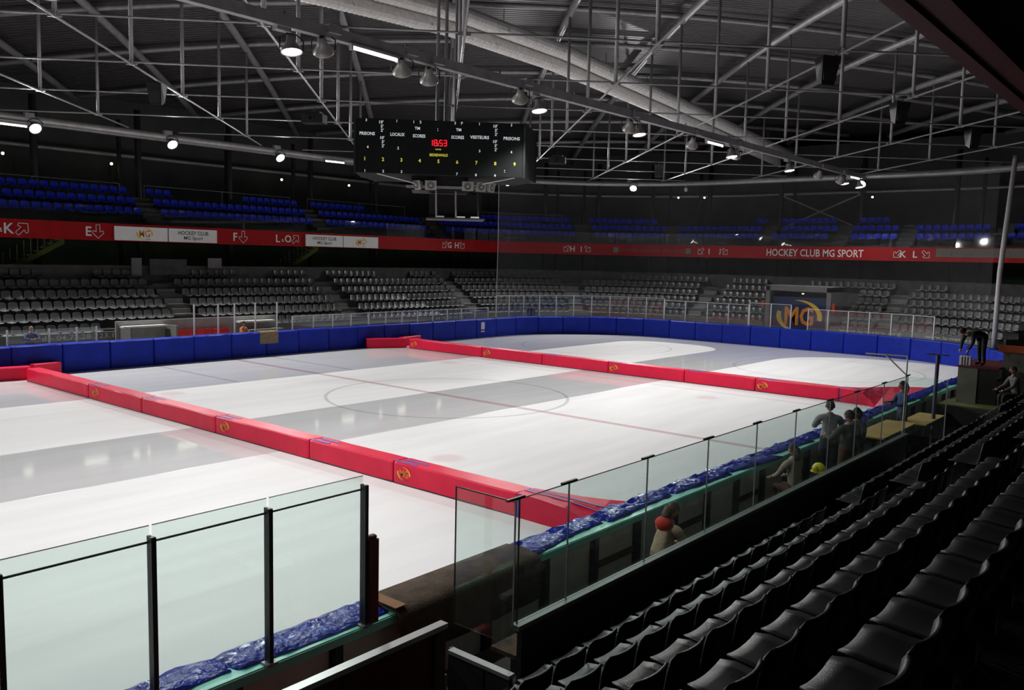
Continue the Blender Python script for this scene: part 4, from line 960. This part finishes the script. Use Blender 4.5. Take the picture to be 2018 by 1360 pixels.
for cx, cy in ((365, 133), (1480, 133), (375, 283), (1480, 283)):
    sbt("10'", cx, cy, .10); sbt("5'", cx+8, cy+40, .10); sbt("2'", cx+8, cy+78, .10)
for txt, cx, cy in (('3', 220, 118), ('1', 515, 117), ('1', 680, 120), ('2', 745, 119), ('3', 1083, 118), ('P', 1150, 117), ('1', 1322, 117), ('3', 1638, 117), ('4', 235, 377), ('2', 530, 378), ('3', 1328, 380), ('4', 1642, 380), ('1', 209, 606), ('2', 387, 606), ('3', 565, 606), ('7', 1109, 612), ('8', 1296, 615), ('9', 1485, 616), (':', 914, 188), (':', 1580, 570), (':', 921, 333)): sbt(txt, cx, cy, .085)
for i, cx in enumerate((207, 384, 563, 741, 925, 1109, 1299, 1485, 1677)): sbt(str(i+1), cx, 490+i*1.0, .115, M_sby)
sbt('BEDRENWALD', 927, 433, .085, M_sby, .63); sbt('HEURE', 922, 378, .04, M_sby, .2)
def seg(ch, cx, cy, h):
    S_ = {'1': 'bc', '8': 'abcdefg', '5': 'afgcd', '3': 'abgcd'}[ch]; w_ = h*.5
    pos = {'a': (0, h/2, 1), 'd': (0, -h/2, 1), 'g': (0, 0, 1), 'b': (w_/2, h/4, 0), 'c': (w_/2, -h/4, 0), 'f': (-w_/2, h/4, 0), 'e': (-w_/2, -h/4, 0)}
    g = MB(L); c = sbp(cx, cy)
    for k_ in S_:
        x, z, hz = pos[k_]; g.box(c+VV*x+Z*z-UU*.008, (.012, w_ if hz else .032, .032 if hz else h/2), (UU, VV, Z))
    obj('clock_digit', g, M_led, sb)
for ch, cx in (('1', 850), ('8', 895), ('5', 947), ('3', 988)): seg(ch, cx, 316, .19)
# hanging posts, underside cage
for v in (-.55, -.25, .1): g = MB(L); g.tube([VV*v+Z*ZT, VV*v+Z*15.9], .06 if v < 0 else .04, 8); obj('hanger_post', g, M_steel, sb)
g = MB(L); g.box(UU*-.2+VV*-.42+Z*(ZB-.25), (1.6, 2.0, .5), (UU, VV, Z)); obj('underside_box', g, M_black, sb)
g = MB(L); g.box(UU*-1.0+VV*-.3+Z*(ZB-.38), (.1, 2.6, .09), (UU, VV, Z)); obj('speaker_rail', g, M_steell, sb)
for a, b in (((-1.5, -2.6, ZB), (-1.0, -1.1, ZB-.3)), ((-1.5, 2.2, ZB), (-1.0, .7, ZB-.3))): g = MB(L); g.tube([UU*a[0]+VV*a[1]+Z*a[2], UU*b[0]+VV*b[1]+Z*b[2]], .035, 6); obj('stay', g, M_steell, sb)
zc = ZB-.5
for v in (-.55, .15, .95):
    for u in (-.8, .4): g = MB(L); g.tube([UU*u+VV*v+Z*zc, UU*u+VV*(v+.02)+Z*(zc-.95)], .035, 6); obj('cage_post', g, M_steell if v < .4 else M_dsteel, sb)
g = MB(L); g.box(UU*-.2+VV*.15+Z*(zc-.96), (1.4, 2.1, .05), (UU, VV, Z)); obj('cage_floor', g, M_dsteel, sb)
g = MB(L); g.box(UU*.0+VV*.15+Z*(zc-.5), (.9, 1.9, .85), (UU, VV, Z)); obj('cage_core', g, M_black, sb)
for v in (-.4, .35, .85): g = MB(L); g.box(UU*-.85+VV*v+Z*(zc-.9), (.05, .3, .05), (UU, VV, Z)); obj('cage_lamp', g, M_white, sb)
for i, (v, u, tw, lab) in enumerate(((-1.15, -1.0, .8, 'left outermost'), (-.72, -1.1, .1, 'left inner'), (.55, -1.1, -.1, 'right inner'), (.98, -1.0, -.5, 'right middle'), (1.32, -.9, -1.0, 'right outermost'))):
    c = UU*u+VV*v+Z*(ZB-.30); ax = (-UU*math.cos(tw)-VV*math.sin(tw)-Z*.25).normalized(); si = ax.cross(Z).normalized(); u_ = si.cross(ax)
    o = thing('horn_speaker', f'grey horn loudspeaker under the scoreboard, {lab}', 'loudspeaker', c, 'horn loudspeakers under the scoreboard'); Lo = o.location
    def fr(w_, d_): return [c+si*(w_*.55 if q in (1, 2) else -w_*.55)+u_*(w_*.45 if q in (2, 3) else -w_*.45)+ax*d_ for q in range(4)]
    g = MB(Lo); g.sweep([fr(.12, -.2), fr(.2, -.05), fr(.36, .12), fr(.37, .15)]); obj('horn', g, M_horn, o)
    g = MB(Lo); g.lathe([(.13, .152), (.12, .165), (.08, .155), (0, .155)], c, ax, 14); obj('throat', g, mat('horn_dark', (.12, .12, .11), .5), o)
    g = MB(Lo); g.lathe([(0, .175), (.045, .17), (.05, .155)], c, ax, 10); obj('plug', g, M_horn, o)
# ------------------------------------------------------------------ people
M_skin = mat('skin', (.42, .22, .15), .55, vary=.08)
def person(label, loc, rz, J, top, bottom, hair=(.03, .02, .015), cap=None, long_hair=False, hood=None, sc=1.0, shoes=(.02, .02, .02)):
    look = J.pop('look'); names = [n for n in J if n != 'head']; idx = {n: i for i, n in enumerate(names)}
    E = [('pelvis', 'spine'), ('spine', 'chest'), ('chest', 'neck'), ('neck', 'headbase')]
    for s_ in 'LR': E += [('chest', 'clav'+s_), ('clav'+s_, 'sho'+s_), ('sho'+s_, 'elb'+s_), ('elb'+s_, 'wri'+s_), ('pelvis', 'hip'+s_), ('hip'+s_, 'kne'+s_), ('kne'+s_, 'ank'+s_), ('ank'+s_, 'toe'+s_)]
    R_ = dict(pelvis=(.15, .12), spine=(.14, .11), chest=(.17, .12), neck=(.062, .062), headbase=(.06, .06), clav=(.10, .09), sho=(.085, .085), elb=(.055, .055), wri=(.036, .036), hip=(.105, .10), kne=(.068, .068), ank=(.048, .048), toe=(.045, .035))
    me = bpy.data.meshes.new('person'); me.from_pydata([tuple(J[n]) for n in names], [(idx[a], idx[b]) for a, b in E], []); me.update()
    tmp = bpy.data.objects.new('person_tmp', me); COL.objects.link(tmp)
    tmp.modifiers.new('skin', 'SKIN').use_smooth_shade = True
    ss = tmp.modifiers.new('sub', 'SUBSURF'); ss.levels = 2; ss.render_levels = 2
    for n in names:
        k_ = n[:-1] if n[-1] in 'LR' else n
        sv = me.skin_vertices[0].data[idx[n]]; sv.radius = R_[k_]; sv.use_root = (n == 'pelvis')
    dg = bpy.context.evaluated_depsgraph_get(); body = bpy.data.meshes.new_from_object(tmp.evaluated_get(dg)); bpy.data.objects.remove(tmp)
    V = [v.co.copy() for v in body.vertices]; F = [tuple(p.vertices) for p in body.polygons]; bpy.data.meshes.remove(body)
    segs = [(Vector(J[a]), Vector(J[b]), a, b) for a, b in E]
    def region(c):
        best = None
        for a, b, na, nb in segs:
            ab = b-a; t = max(0, min(1, (c-a).dot(ab)/ab.length_squared)); d_ = (c-a-ab*t).length
            if best is None or d_ < best[0]: best = (d_, na, nb, t)
        _, na, nb, t = best; k_ = nb.rstrip('LR')
        if nb in ('headbase',): return 2
        if k_ in ('hip', 'kne') or (na == 'pelvis' and t < .25): return 1
        if k_ == 'ank': return 1 if t < .85 else 3
        if k_ == 'toe': return 3
        return 0
    slots = [region(sum((V[i] for i in f), Vector())/len(f)) for f in F]
    H = Vector(J['head']); hd = (H-Vector(J['headbase'])).normalized(); fwd = Vector(look)
    fwd = (fwd-hd*fwd.dot(hd)).normalized(); sd = hd.cross(fwd)
    def extra(mb, slot):
        b = len(V)
        V.extend(mb.v); F.extend(tuple(b+i for i in f) for f in mb.f); slots.extend([slot]*len(mb.f))
    def ell(c, rf, rs, ru, n=14, m_=10, zmin=-2, zmax=2, back=None):
        g_ = MB(); vs_ = []
        for j in range(m_+1):
            for k in range(n):
                a = PI*j/m_; q = 2*PI*k/n; x, y, z = math.sin(a)*math.cos(q), math.sin(a)*math.sin(q), math.cos(a)
                taper = 1-.18*max(0, -z)
                vs_.append(c+fwd*(x*rf*taper)+sd*(y*rs*taper)+hd*(z*ru))
        g_.add(vs_, [(j*n+k, (j+1)*n+k, (j+1)*n+(k+1) % n, j*n+(k+1) % n) for j in range(m_) for k in range(n)]); return g_
    extra(ell(H, .098, .076, .118), 2)
    extra(ell(H+fwd*.10-hd*.015, .02, .014, .025, 8, 6), 2)                       # nose
    extra(ell(H+fwd*.088-hd*.06, .012, .026, .010, 8, 6), 4)                      # mouth
    for q in (-1, 1):
        extra(ell(H+sd*q*.078-hd*.01, .02, .012, .032, 8, 6), 2)                  # ear
        extra(ell(H+fwd*.084+sd*q*.03+hd*.012, .010, .013, .008, 8, 6), 4)        # eye
        w_, e_ = Vector(J['wri'+('L' if q > 0 else 'R')]), Vector(J['elb'+('L' if q > 0 else 'R')]); d_ = (w_-e_).normalized()
        s2 = d_.cross(Vector((0, 0, 1))); s2 = s2.normalized() if s2.length > .1 else Vector((0, 1, 0)); n2 = d_.cross(s2)
        g_ = MB(); g_.sphere(w_+d_*.045, (.042, .042, .042), 8, 6)
        for k, (o_, ln) in enumerate(((-.03, .062), (-.01, .075), (.01, .072), (.03, .055))):
            a = w_+d_*.075+s2*o_; g_.tube([a, a+d_*ln*.5+n2*-.008, a+d_*ln*.9-n2*.03], [.010, .009, .007], 6)
        a = w_+d_*.03+s2*q*.035; g_.tube([a, a+d_*.03+s2*q*.03, a+d_*.06+s2*q*.035-n2*.01], [.012, .010, .008], 6)
        extra(g_, 2)
    me = bpy.data.meshes.new('person'); me.from_pydata([tuple(v) for v in V], [], F); me.update()
    for mt in (mat('cloth_%d_%d_%d' % tuple(int(c*1000) for c in top), top, .85, vary=.15, bump=.4, bscale=9), mat('cloth_%d_%d_%d' % tuple(int(c*1000) for c in bottom), bottom, .85, vary=.15, bump=.4, bscale=9), M_skin, mat('shoe', shoes, .5), mat('face_dark', (.06, .02, .02), .5)): me.materials.append(mt)
    me.polygons.foreach_set('material_index', slots); me.shade_smooth()
    o = link('person', me, None, None, loc); o.rotation_euler = (0, 0, rz); o.scale = (sc, sc, 1); tag(o, label, 'person')
    # hair or cap
    hm = mat('hair_%d' % int(hair[0]*1000), hair, .6, vary=.2, bump=.6, bscale=60)
    g_ = MB(); n, m_ = 16, 8; vs_ = []
    for j in range(m_+1):
        for k in range(n):
            q = 2*PI*k/n; lim = 1.25+.75*(.5-.5*math.cos(q)); a = lim*j/m_
            x, y, z = math.sin(a)*math.cos(q), math.sin(a)*math.sin(q), math.cos(a)
            vs_.append(H-fwd*.006+fwd*x*.106+sd*y*.085+hd*z*.127)
    g_.add(vs_, [(j*n+k, (j+1)*n+k, (j+1)*n+(k+1) % n, j*n+(k+1) % n) for j in range(m_) for k in range(n)])
    if long_hair: g_.tube([H-fwd*.07+hd*.03, H-fwd*.10-hd*.08, H-fwd*.10-hd*.2], [.07, .075, .05], 10)
    link('cap' if cap else 'hair', g_.mesh('hair'), mat('cap_%d' % int(cap[0]*1000), cap, .8, vary=.2) if cap else hm, o).data.shade_smooth()
    if hood:
        c = Vector(J['neck']); g_ = MB(); g_.sphere(c-fwd*.11-hd*.05, (.10, .15, .11), 12, 8); link('hood', g_.mesh('hood'), mat('hood_red', hood, .85, vary=.2), o).data.shade_smooth()
    return o
def pose(h=0.0, lean=0.0, sit=False, arms='down', bend=0.0, look=(1, 0, -.1)):
    """joint positions; x forward, z up, feet on z=0"""
    pz = .50 if sit else .95
    P0 = Vector((0, 0, pz)); d = Vector((math.sin(lean), 0, math.cos(lean)))
    d2 = Vector((math.sin(lean+bend), 0, math.cos(lean+bend)))
    J = {'pelvis': P0, 'spine': P0+d*.20}
    J['chest'] = J['spine']+d2*.22; J['neck'] = J['chest']+d2*.17
    hdv = Vector((math.sin((lean+bend)*.6), 0, math.cos((lean+bend)*.6))) if lean+bend < 1.2 else Vector((.75, 0, .45)).normalized()
    J['headbase'] = J['neck']+hdv*.05; J['head'] = J['neck']+hdv*.17
    for s_, q in (('L', 1), ('R', -1)):
        J['clav'+s_] = J['chest']+d2*.08+Vector((0, q*.09, 0)); J['sho'+s_] = J['chest']+d2*.08+Vector((0, q*.185, 0))
        S_ = J['sho'+s_]
        if arms == 'down': J['elb'+s_] = S_+Vector((.03, q*.06, -.28)); J['wri'+s_] = J['elb'+s_]+Vector((.10, 0, -.23))
        elif arms == 'front': J['elb'+s_] = S_+Vector((.12, q*.07, -.24)); J['wri'+s_] = J['elb'+s_]+Vector((.22, -q*.10, .02))
        elif arms == 'lean': J['elb'+s_] = S_+Vector((.22, q*.08, -.18)); J['wri'+s_] = J['elb'+s_]+Vector((.12, -q*.17, .0))
        elif arms == 'knees': J['elb'+s_] = S_+Vector((.14, q*.05, -.23)); J['wri'+s_] = J['elb'+s_]+Vector((.20, -q*.04, -.10))
        elif arms == 'low': J['elb'+s_] = S_+Vector((.06, q*.05, -.27)); J['wri'+s_] = J['elb'+s_]+Vector((.08, -q*.06, -.22))
        J['hip'+s_] = P0+Vector((.0, q*.09, -.03))
        if sit: J['kne'+s_] = Vector((.42, q*.11, .50)); J['ank'+s_] = Vector((.40, q*.11, .08)); J['toe'+s_] = Vector((.55, q*.12, .04))
        else: J['kne'+s_] = Vector((.03, q*.10, .50)); J['ank'+s_] = Vector((-.02, q*.10, .08)); J['toe'+s_] = Vector((.14, q*.12, .04))
    J['look'] = look
    return J
BZ = .425
add_person = person
# far side
add_person('man in a grey cap leaning on the far boards', (-8.76, 15.66, .25), -PI/2-.1, pose(lean=.45, bend=.2, arms='lean', look=(1, 0, -.25)), (.09, .12, .22), (.03, .03, .04), cap=(.18, .18, .18))
add_person('dark haired person in orange seated behind the penalty bench boards', (1.45, 16.15, .35), -PI/2+.3, pose(sit=True, lean=.25, arms='knees', look=(1, .3, -.4)), (.55, .22, .08), (.05, .05, .06))
p_ = path(83.58, .8)[0]
add_person('person in black standing behind the far corner glass', (p_.x, p_.y, .25), -2.3, pose(arms='down'), (.012, .012, .014), (.012, .012, .014))
# bench side
add_person('seated woman in a beige jacket with a red hood behind the glass', (-12.15, -16.1, BZ-.03), -.25, pose(sit=True, lean=.35, bend=.1, arms='knees', look=(1, -.2, -.2)), (.42, .32, .20), (.10, .05, .04), hair=(.09, .035, .018), long_hair=True, hood=(.55, .03, .02))
add_person('seated person in pale sleeves beside the yellow helmet', (-7.05, -16.1, BZ+.02), 1.2, pose(sit=True, lean=.15, arms='knees'), (.30, .26, .20), (.09, .035, .02), hair=(.02, .012, .01), long_hair=True)
add_person('standing man in a light grey jacket, leftmost of the group of three', (-4.1, -15.66, BZ), .5, pose(lean=.08, arms='front'), (.30, .30, .33), (.03, .03, .04), sc=1.18)
add_person('standing man in dark olive with his back turned, middle of the group', (-5.0, -16.38, BZ), 1.1, pose(lean=.03, arms='front'), (.045, .05, .03), (.06, .02, .012), sc=1.22)
add_person('long haired person in black, rightmost of the group of three', (-3.45, -16.05, BZ-.16), 2.9, pose(lean=.1, arms='front'), (.02, .022, .022), (.03, .03, .035), hair=(.015, .012, .01), long_hair=True)
add_person('dark haired person in a blue jacket watching from the bench end', (.75, -15.85, BZ), 2.3, pose(lean=.06, arms='front'), (.05, .07, .20), (.02, .02, .03), hair=(.03, .015, .01), long_hair=True)
add_person('person in black bending forward on the timekeeper platform', (6.95, -16.4, 2.20), 2.45, pose(lean=1.15, bend=.55, arms='low', look=(1, 0, -1)), (.014, .022, .022), (.012, .012, .014), hair=(.01, .01, .01))
add_person('person in a white top sitting low by the platform', (5.8, -17.6, 1.03), 2.2, pose(sit=True, lean=.2, arms='knees'), (.13, .125, .12), (.02, .02, .02), hair=(.05, .02, .012))
o = thing('helmet', 'round yellow helmet held on the bench behind the glass', 'helmet', (-6.55, -16.35, 1.2)); L = o.location
g = MB(L); g.sphere((-6.55, -16.35, 1.3), (.13, .13, .12), 14, 10); obj('shell', g, M_ball, o, smooth=True)
g = MB(L); g.tube([(-6.55+.14*math.cos(a), -16.35+.14*math.sin(a), 1.25) for a in [i*PI/6 for i in range(13)]], .014, 6); obj('brim', g, M_ball, o)
o = thing('camera_case', 'white striped gear case at the edge of the platform deck', 'case', (6.75, -15.98, 2.2)); L = o.location
g = MB(L); g.box((6.75, -16.0, 2.34), (.2, .32, .28)); obj('case', g, M_white, o)
for q in (-.08, 0, .08): g = MB(L); g.box((6.645, -16.0+q, 2.34), (.012, .025, .26)); obj('stripe', g, M_nav, o)
g = MB(L); g.tube([(6.75, -16.1, 2.48), (6.75, -16.05, 2.54), (6.75, -15.95, 2.54), (6.75, -15.9, 2.48)], .012, 6); obj('handle', g, M_black, o)
